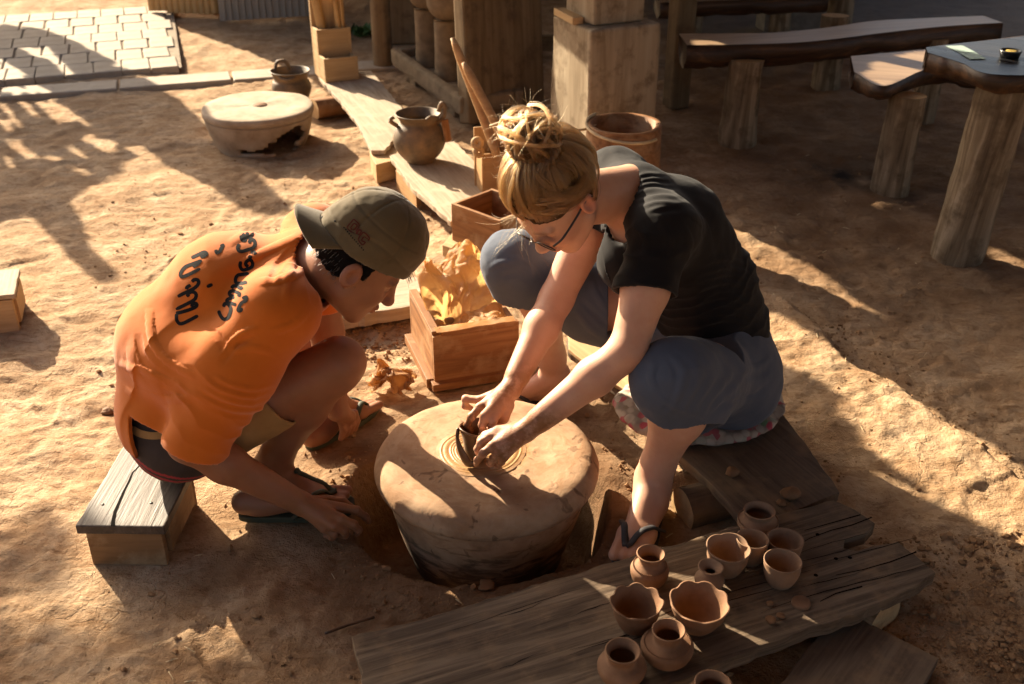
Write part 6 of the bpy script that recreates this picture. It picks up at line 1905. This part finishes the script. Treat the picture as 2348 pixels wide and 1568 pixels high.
MF = [([(120, 1250), (330, 1330), (560, 1440)], .009, .012), ([(330, 880), (345, 1080), (430, 1230), (640, 1360)], .011, .013), ([(250, 1050), (300, 1250), (520, 1420)], -.008, .012), ([(160, 1420), (380, 1500), (640, 1490)], .008, .012), ([(200, 1130), (230, 1320), (330, 1460)], .006, .010),
      ([(1380, 330), (1150, 330), (960, 400), (840, 470)], .006, .012), ([(1340, 400), (1130, 500), (930, 600)], .008, .012), ([(1330, 450), (1190, 600), (1120, 760)], -.007, .012), ([(1400, 600), (1250, 690), (1040, 720)], .008, .012), ([(1300, 560), (1240, 700), (1230, 860)], .006, .012),
      ([(1060, 1020), (930, 1070), (810, 1210)], .009, .011), ([(1030, 1060), (900, 1130), (800, 1260)], -.008, .010), ([(1380, 880), (1280, 990), (1100, 1060)], .006, .014), ([(700, 1000), (800, 1100), (840, 1200)], -.006, .012), ([(1400, 420), (1440, 620), (1450, 820)], .005, .010), ([(1350, 480), (1380, 700), (1410, 880)], -.004, .010), ([(860, 1180), (1000, 1150), (1150, 1180)], .006, .009)]
for i in range(8):      # bunched sleeve
    o_ = i * 40
    MF.append(([(740 - o_ * .45, 1340 + o_ * .5), (860 - o_ * .25, 1400 + o_ * .62), (1010 - o_ * .1, 1430 + o_ * .62), (1150, 1400 + o_ * .55)], .0065 if i % 2 == 0 else -.0055, .008))
off += creases(V, N, FN, z2, [(p_, a_ * .72, w_) for p_, a_, w_ in MF])
V = V + off
shirt_m = put_mesh('sweatshirt', V, Q, M['orange'], man, MB_)
bv = bvh_of(V, Q)
def zt(x, y): return 384.9 + x * .28292, 506.9 + y * .28292
TXT = [[(190, 298), (240, 275), (290, 252), (312, 262), (300, 280), (262, 290)], [(275, 320), (215, 342), (150, 366), (115, 400), (102, 435), (120, 450), (180, 428), (262, 385)], [(262, 330), (230, 355), (200, 368)],
       [(195, 492), (215, 475), (243, 478), (248, 505), (225, 535), (185, 560), (130, 585), (80, 612)], [(185, 518), (157, 535), (152, 553)], [(172, 612), (160, 592), (185, 575), (215, 577), (230, 600), (215, 635), (160, 668), (65, 715)],
       [(192, 695), (202, 672), (228, 668), (232, 688), (190, 712), (100, 740), (65, 745)], [(70, 750), (72, 800), (95, 830), (130, 825), (180, 800), (245, 766)], [(315, 532), (362, 512)], [(458, 192), (425, 205)], [(388, 232), (395, 255), (420, 245), (430, 225), (444, 206)],
       [(668, 50), (690, 30), (712, 35)], [(590, 115), (600, 150), (625, 155), (620, 122), (600, 105)], [(640, 90), (650, 130), (675, 120), (680, 95), (655, 85)],
       [(578, 186), (565, 215), (575, 240), (600, 245), (650, 232), (690, 215), (705, 185), (695, 155), (667, 155), (657, 180)], [(668, 250), (698, 253), (712, 270)],
       [(590, 325), (585, 365), (605, 395), (640, 390), (680, 370), (685, 335), (665, 315), (640, 325), (630, 350), (650, 370)], [(650, 285), (682, 297)], [(657, 425), (600, 432), (565, 440), (548, 470), (555, 500), (590, 505), (642, 495)], [(515, 545), (530, 527), (560, 527), (588, 545), (605, 532)],
       [(572, 612), (580, 587), (555, 575), (525, 565), (500, 580), (510, 605), (540, 610)], [(540, 612), (508, 625), (480, 640), (487, 660), (520, 668), (555, 678)], [(603, 628), (635, 615), (630, 645), (600, 660), (580, 690), (570, 720), (590, 725), (597, 702)],
       [(410, 725), (430, 770), (455, 795), (485, 785), (505, 745), (510, 705), (490, 675), (462, 670), (450, 695)]]
for tx in TXT:
    strokes('lettering', [tx], zt, 8.2, bv, M['ink'], shirt_m, MB_, .0005)

# shorts: tan cotton with a dark hip panel and red ribbon
v = Vol((-1.0, 1.84, .08), (-.42, 2.42, .46), .0042)
v.chain([(-.775, 2.10, .25), (-.77, 2.10, .33)], [.142, .135], .03)
for s in 'LR':
    hp, kn = P['hip' + s], P['knee' + s]
    v.cone(hp, hp * .42 + kn * .58, .100, .088, .04)
v.plane((-.80, 2.1, .345), (-.2, 0, 1), 0)
v.shell(.009)
for s in 'LR':
    hp, kn = P['hip' + s], P['knee' + s]
    ax = (kn - hp) / np.linalg.norm(kn - hp)
    p = hp + ax * .255
    v.plane(p, ax + np.array((0, 0, .25)), 0, (p - .13 + ax * .06, p + .13 + ax * .06))
V, Q = v.mesh(2)
N = vert_normals(V, Q)
V = V + N * (.003 * fbm(V * 14, 3, 31))[:, None]
t = NT('two-tone shorts cotton')
n_ = t.noise(t.co('Object', (8, 8, 8)), 1, 5, .6)
ck = t.ramp(n_, [(.3, (.26, .15, .052)), (.7, (.36, .215, .085))]); cd = t.ramp(n_, [(.3, (.026, .018, .015)), (.7, (.055, .038, .032))])
c_ = t.mix(t.attr('panel'), ck, cd); c_ = t.mix(t.attr('trim'), c_, (.36, .035, .04)); t.color(c_); t.rough(.88)
t.bump(t.noise(t.co('Object', (900, 900, 900)), 1, 1), .25, .0008)
M['shorts2'] = t.m
sh_o = put_mesh('shorts', V, Q, M['shorts2'], man, MB_)
g = (V[:, 2] - .17) + (V[:, 0] + .80) * .42
attr(sh_o, 'panel', (g > .0) * (V[:, 0] < -.66))
attr(sh_o, 'trim', ((np.abs(g - .012) < .006) | (np.abs(g - .034) < .005)) * (V[:, 0] < -.66))
bvs = bvh_of(V, Q)
strokes('pocket_flap', [[(474, 402), (540, 438), (620, 452), (700, 446)]], z3, 17, bvs, M['khaki'], sh_o, MB_, .003)
flip_flop('sandal', hR * (1, 1, 0), tR * (1, 1, 0), man, MB_, M['flop_m'], side=1, w=.052, groundz=.008, skin_bvh=bv_m)
flip_flop('sandal', hL * (1, 1, 0), (hL + (tL - hL) / np.linalg.norm(tL - hL) * .24) * (1, 1, 0), man, MB_, M['flop_m'], side=-1)

# short dark hair below the cap
LM = lambda f, l, u: MC + MH @ np.array([f, l, u])
v = Vol(MC - .17, MC + .19, .0034)
v.ell(LM(-.018, 0, .028), (.103, .0805, .097), MH, .02)
sl, X, Y, Z = v.win(v.lo, v.lo + v.h * v.n)
px, py, pz = X - MC[0], Y - MC[1], Z - MC[2]
a0, a1, a2 = [px * MH[0, i] + py * MH[1, i] + pz * MH[2, i] for i in range(3)]
v.D = np.maximum(v.D, np.minimum(a0 - .026, .05 - a2).astype(np.float32))
v.D = np.maximum(v.D, np.maximum(-.058 - a2 - .3 * a0, np.minimum(a0 + .004, np.maximum(-.022 - a2, a0 - .020))).astype(np.float32))
for s in (-1, 1):
    v.ell(LM(-.008, s * .088, -.012), (.021, .03, .033), MH, .004, 'sub')
V, Q = v.mesh(1)
N = vert_normals(V, Q)
V = V + N * (.004 * vnoise(V * 90, 7))[:, None]
mh = put_mesh('hair', V, Q, M['hair_dark'], man, MB_)
M['blackhair'] = hair_mat('black hair strands', (.004, .003, .003), (.010, .007, .006), .5)
st, rd = [], []
for i in RNG.choice(len(V), 900):
    p, n = V[i], N[i]
    lfp = MH.T @ (p - MC)
    if lfp[2] > .05: continue
    d = MH @ np.array((-.15, 0, -1.0)) * .014 + n * .006 + RNG.normal(0, .0025, 3)
    st.append(np.array([p - n * .002 + d * t - n * .004 * t * t for t in np.linspace(0, 1, 5)])); rd.append(.0005)
for i in range(70):
    p = LM(.083 + RNG.normal(0, .004), RNG.uniform(-.045, .02), .058 + RNG.normal(0, .004)); d = MH @ np.array((.9, RNG.normal(0, .5), RNG.uniform(-.7, .2))) * RNG.uniform(.012, .028)
    st.append(np.array([p + d * t + np.array((0, 0, -.01)) * t * t for t in np.linspace(0, 1, 5)])); rd.append(.0005)
hair_strands('hair_strands', st, rd, M['blackhair'], mh, MB_)

# olive cap worn back to front
v = Vol(MC - .21, MC + .23, .0034)
v.ell(LM(-.008, 0, .042), (.114, .092, .108), MH, .0)
v.ell(LM(.004, 0, .108), (.094, .080, .060), MH, .045)
sl, X, Y, Z = v.win(v.lo, v.lo + v.h * v.n)
px, py, pz = X - MC[0], Y - MC[1], Z - MC[2]
a0, a1, a2 = [px * MH[0, i] + py * MH[1, i] + pz * MH[2, i] for i in range(3)]
v.shell(.007)
v.D = np.maximum(v.D, (.034 - a2 + .10 * a0).astype(np.float32))
v.D = np.maximum(v.D, -np.maximum(np.sqrt(a1 * a1 + (a2 - .030) ** 2) - .030, -a0).astype(np.float32))
V, Q = v.mesh(1)
N = vert_normals(V, Q)
q = (V - MC) @ MH
band = np.exp(-((q[:, 2] - .068 - .02 * np.cos(q[:, 0] * 20)) / .0035) ** 2)
ang = np.arctan2(q[:, 1], q[:, 0] + .012)
seam = sum(np.exp(-((((ang - s + math.pi) % (2 * math.pi)) - math.pi) * .09 / .0028) ** 2) for s in (-2.2, -1.15, .0, 1.15, 2.2, 3.14)) * (q[:, 2] > .07)
top = np.exp(-(np.abs(q[:, 2] - .116) / .003) ** 2)
V = V + N * (.0022 * fbm(V * 20, 3, 41) - .0022 * band - .0022 * seam - .002 * top)[:, None]
capo = put_mesh('cap', V, Q, M['cap'], man, MB_)
bvc = bvh_of(V, Q)
# brim over the nape
bm = bmesh.new(); rows = []
for i in range(11):
    r_ = i / 10
    row = []
    for j in range(25):
        a = (j / 24 - .5) * 2.15
        x0, y0 = -.008 - .112 * math.cos(a), .090 * math.sin(a)
        x1, y1 = -.008 - .170 * math.cos(a * .86), .096 * math.sin(a)
        f = x0 + (x1 - x0) * r_; l = y0 + (y1 - y0) * r_
        u = .036 + .10 * f * .0 - .010 * r_ - .24 * l * l / .09 * r_ * .9 - .012 * (1 if r_ > 0 else 0) * r_ + .012 * math.cos(a) * r_ * .5 - .011
        row.append(bm.verts.new(tuple(LM(f, l, u + .004) - MB_)))
    rows.append(row)
for i in range(10):
    for j in range(24):
        bm.faces.new((rows[i][j], rows[i][j + 1], rows[i + 1][j + 1], rows[i + 1][j]))
br_o = bm_obj('brim', bm, M['cap'], capo, True)
sm = br_o.modifiers.new('thick', 'SOLIDIFY'); sm.thickness = .004; sm.offset = 0
def zk(x, y): return 769.8 + x * .1153, 488.2 + y * .1153
for em in [[(230, 275), (300, 200)], [(300, 200), (365, 125)], [(365, 125), (455, 215), (465, 285), (400, 370), (340, 398)], [(340, 398), (270, 350), (230, 275)], [(300, 290), (368, 205)], [(368, 205), (425, 250), (345, 350)], [(345, 350), (300, 290)],
    [(400, 425), (470, 338), (512, 362), (462, 432), (420, 398)], [(500, 440), (440, 410)], [(680, 490), (600, 410), (550, 380)], [(550, 380), (490, 450), (445, 525)], [(445, 525), (530, 628), (595, 580)], [(595, 580), (520, 540), (575, 470), (640, 530)], [(680, 490), (640, 560)]]:
    strokes('embroidery', [em], zk, 3.0, bvc, M['cap_text'], capo, MB_, .0022)
for q in range(12):
    a_ = np.array((165, 285)) + np.array((395, 450)) * q / 11.4
    strokes('embroidery', [[(a_[0] - 12, a_[1] + 10), (a_[0] + 14, a_[1] + 12)]], zk, 3.0, bvc, M['ink'], capo, MB_, .0018)
# ------------------------------------------------------------------ roofs, and added masks for eaves and foliage out of view that shade the yard
KX, KY = -TO_SUN.x / TO_SUN.z, -TO_SUN.y / TO_SUN.z       # shadow run per metre of height
def inside(X, Y, poly):
    r = np.zeros(X.shape, bool)
    n = len(poly)
    for i in range(n):
        x0, y0 = poly[i][:2]; x1, y1 = poly[(i + 1) % n][:2]
        c = ((y0 > Y) != (y1 > Y)) & (X < (x1 - x0) * (Y - y0) / (y1 - y0 + 1e-12) + x0)
        r ^= c
    return r
def gp(pts, z=0.0):
    """the place on the ground that a shadow point at height z stands for"""
    return [tuple((G(*p, z)[:2] + np.array((KX, KY)) * z)) for p in pts]
def strip(a, b, w, z=0.0):
    a, b = np.array(gp([a], z)[0]), np.array(gp([b], z)[0]); d = (b - a) / np.linalg.norm(b - a); n = np.array((-d[1], d[0])) * w / 2
    return [a + n, b + n * .6, b - n * .6, a - n]
def shade_mask(name, label, cat, hc, add, holes, cell, material, noise=None, rag=.02, seed=0, thick=.03):  # flat sheet of cells hung up-sun to cast a drawn shade outline
    P = np.array([q[:2] for poly in add for q in poly])
    lo, hi = P.min(0) - .1, P.max(0) + .1
    xs = np.arange(lo[0], hi[0], cell); ys = np.arange(lo[1], hi[1], cell)
    X, Y = np.meshgrid(xs + cell / 2, ys + cell / 2, indexing='ij')
    Q3 = np.stack([X, Y, 0 * X], -1)
    Xw = X + rag * fbm(Q3 * 9, 2, seed + 1); Yw = Y + rag * fbm(Q3 * 9 + 4, 2, seed + 2)
    m = np.zeros(X.shape, bool)
    for p in add: m |= inside(Xw, Yw, p)
    for p in holes: m &= ~inside(Xw, Yw, p)
    if noise is not None: m &= noise(X, Y)
    nx_, ny_ = m.shape
    idx = -np.ones((nx_ + 1, ny_ + 1), int)
    used = np.zeros((nx_ + 1, ny_ + 1), bool)
    for dx in (0, 1):
        for dy in (0, 1): used[dx:nx_ + dx, dy:ny_ + dy] |= m
    idx[used] = np.arange(used.sum())
    I = np.argwhere(used)
    c0_ = np.array((lo[0] - KX * hc, lo[1] - KY * hc, hc))
    V = np.stack([I[:, 0] * cell, I[:, 1] * cell, .02 * fbm(np.stack([I[:, 0] * .11, I[:, 1] * .11, 0 * I[:, 0]], -1), 2, seed)], 1)
    C = np.argwhere(m)
    Qd = np.stack([idx[C[:, 0], C[:, 1]], idx[C[:, 0] + 1, C[:, 1]], idx[C[:, 0] + 1, C[:, 1] + 1], idx[C[:, 0], C[:, 1] + 1]], 1)
    o = np_mesh(name, V, Qd, material, None, False)
    o.location = c0_
    s = o.modifiers.new('thick', 'SOLIDIFY'); s.thickness = thick; s.offset = 1
    return tag(o, label, cat)
M['thatch'] = wood('thatch', (.10, .07, .04), (.18, .13, .08), (.26, .19, .12), 1.0, .95, 1.5)
def zr(x, y): return 1643 + x * .3892, 516 + y * .3892
def zl(x, y): return x * .2395, 563.3 + y * .2395
def zc(x, y): return x * .35985, 1173.5 + y * .35985
right = gp([(395, 40), (470, 72), (560, 106), (640, 146), (720, 186), (800, 244), (915, 236), (985, 285), (1060, 312), (1160, 330), (1250, 338), (1330, 345), (1500, 418), (1690, 495), (1760, 548), (1905, 642), (2012, 722), (1900, 690), (1722, 606), (1650, 640), (1740, 720), (1780, 752), zr(480, 660), zr(620, 752),
            zr(790, 845), zr(900, 915), (2071, 880), (2188, 969), (2347, 1080), (2600, 1280), (2900, 1300), (2900, -250), (395, -250)])
shade2 = gp([zr(330, 860), (1845, 880), (1930, 925), (1905, 965), (1955, 1000), (1962, 1030), (2100, 1130), (2347, 1290), (2750, 1560), (2347, 1500), (2130, 1440), (1960, 1370), (1840, 1250), (1790, 1100), (1740, 960)])
hole_r = [strip(z5(1180, 312), z5(1650, 565), .030, .105), strip(z5(1180, 505), z5(1290, 545), .03, .105), strip(z9(300, 250), z9(700, 565), .035), strip(z9(420, 265), z9(640, 400), .02), strip(z9(600, 440), z9(1404, 830), .035), gp([z9(480, 1460), z9(620, 1470), z9(760, 1568), z9(640, 1640), z9(380, 1600)]), gp([z5(1400, 730), z5(1540, 700), z5(1600, 760), z5(1500, 810)]), gp([(2238, 556), (2300, 572), (2420, 640), (2420, 660), (2300, 615), (2250, 586)]), gp([zr(1600, 440), zr(1650, 450), zr(1745, 485), zr(1700, 478)]),
          gp([z8(1230, 305), z8(1640, 262), z8(1720, 372), z8(1560, 420), z8(1300, 470), z8(1180, 400)], .47), gp([z8(265, 215), z8(380, 212), z8(490, 245), z8(300, 258)], .47), gp([z8(1980, 225), z8(2300, 190), z8(2300, 250), z8(2060, 245)], .72)]
shade_mask('roof_shade_sheet', 'added unseen thatch sheet cut to the shade outline over benches and bank', 'roof', 1.38, [right, shade2], hole_r, .020, M['thatch'], None, .006, 3)  # unseen sheet, added and shaped to shade the benches and bank
left = gp([(-140, 95), (20, 74), (110, 84), (140, 96), (175, 110), (275, 162), (258, 172), (310, 180), (400, 224), (482, 302), (560, 372), (600, 420), (640, 462), (590, 470), (540, 464), (480, 430), (407, 392), (299, 335), (318, 362), (273, 392), (201, 424), (162, 466), (192, 563), (259, 628), (216, 641), (134, 563), (80, 490), (-140, 530)])
streaks = [((0, 420), (210, 545)), ((20, 460), (170, 560)), ((0, 480), (120, 580)), ((0, 540), (190, 635)), ((170, 345), (300, 425)), ((290, 350), (490, 540)), ((0, 590), (60, 640)), ((60, 560), (240, 760)), ((150, 560), (360, 640)), ((200, 600), (390, 800)), ((300, 640), (560, 800)), ((260, 650), (470, 790)), ((0, 650), (130, 820)), ((0, 740), (60, 830)),
           ((520, 850), (720, 960)), ((400, 900), (560, 1010)), ((230, 960), (390, 1010)), ((60, 880), (170, 980)), ((640, 880), (740, 930)), ((440, 1090), (600, 1110)), ((820, 925), (1010, 1030)), ((0, 960), (90, 1080))]
hole_l = [strip(z6(*a), z6(*b), .055 + .02 * (i % 3)) for i, (a, b) in enumerate(streaks)]
shade_mask('roof_shade_sheet', 'added unseen thatch sheet with slits cut for the light streaks by the paving', 'roof', 1.30, [left], hole_l, .018, M['thatch'], None, .006, 9)  # invented eave: outline and slits follow the wanted light streaks
# added mask sheet standing in for boughs, cut to the soft near left shade
fol = gp([(-300, 1200), zc(60, 200), zc(160, 150), zc(330, 130), zc(400, 240), zc(300, 380), zc(180, 420), zc(0, 500), zc(120, 620), zc(290, 690), zc(560, 640), zc(800, 560), zc(1000, 700), zc(1900, 800), zc(2100, 1000), zc(2100, 1700), zc(-600, 1700)])
hol_f = [gp([zc(820, 790), zc(960, 750), zc(930, 900), zc(990, 1040), zc(780, 1010), zc(700, 960)]), gp([zc(1700, 850), zc(1850, 1096), zc(1600, 1096)]), gp([zc(200, 720), zc(330, 760), zc(250, 850)])]
shade_mask('bough_shade', 'added unseen leaf-coloured sheet cut to the soft shade on the near left ground', 'bough_shade', 3.0, [fol], hol_f, .05, M['leaf'], None if True else lambda X, Y: fbm(np.stack([X * 7, Y * 7, 0 * X], -1), 3, 77) > -.75, .06, 21)

# the shelter's own roof overhead: posts of the pavilion carry it
def roof_sheet(name, label, x0, x1, y0, y1, z0, z1):
    n = 24; V = []; F = []
    for i in range(n + 1):
        for j in range(n + 1):
            u, w = i / n, j / n
            V.append((x0 + (x1 - x0) * u, y0 + (y1 - y0) * w, z0 + (z1 - z0) * w + .03 * float(vnoise(np.array([[u * 9, w * 9, 1]]), 5)[0])))
    for i in range(n):
        for j in range(n):
            F.append((i * (n + 1) + j, (i + 1) * (n + 1) + j, (i + 1) * (n + 1) + j + 1, i * (n + 1) + j + 1))
    o = mesh_obj(name, V, F, M['thatch'], None, True); s = o.modifiers.new('thick', 'SOLIDIFY'); s.thickness = .12; s.offset = 1
    return tag(o, label, 'roof')
roof_sheet('roof_shade_sheet', 'thatched roof of the shelter over the benches', .35, 8.0, 3.0, 8.2, 2.75, 3.1)
roof_sheet('roof_shade_sheet', 'thatched roof of the shelter over the near side of the yard', -1.7, 8.0, -5.0, 2.96, 3.3, 2.75)
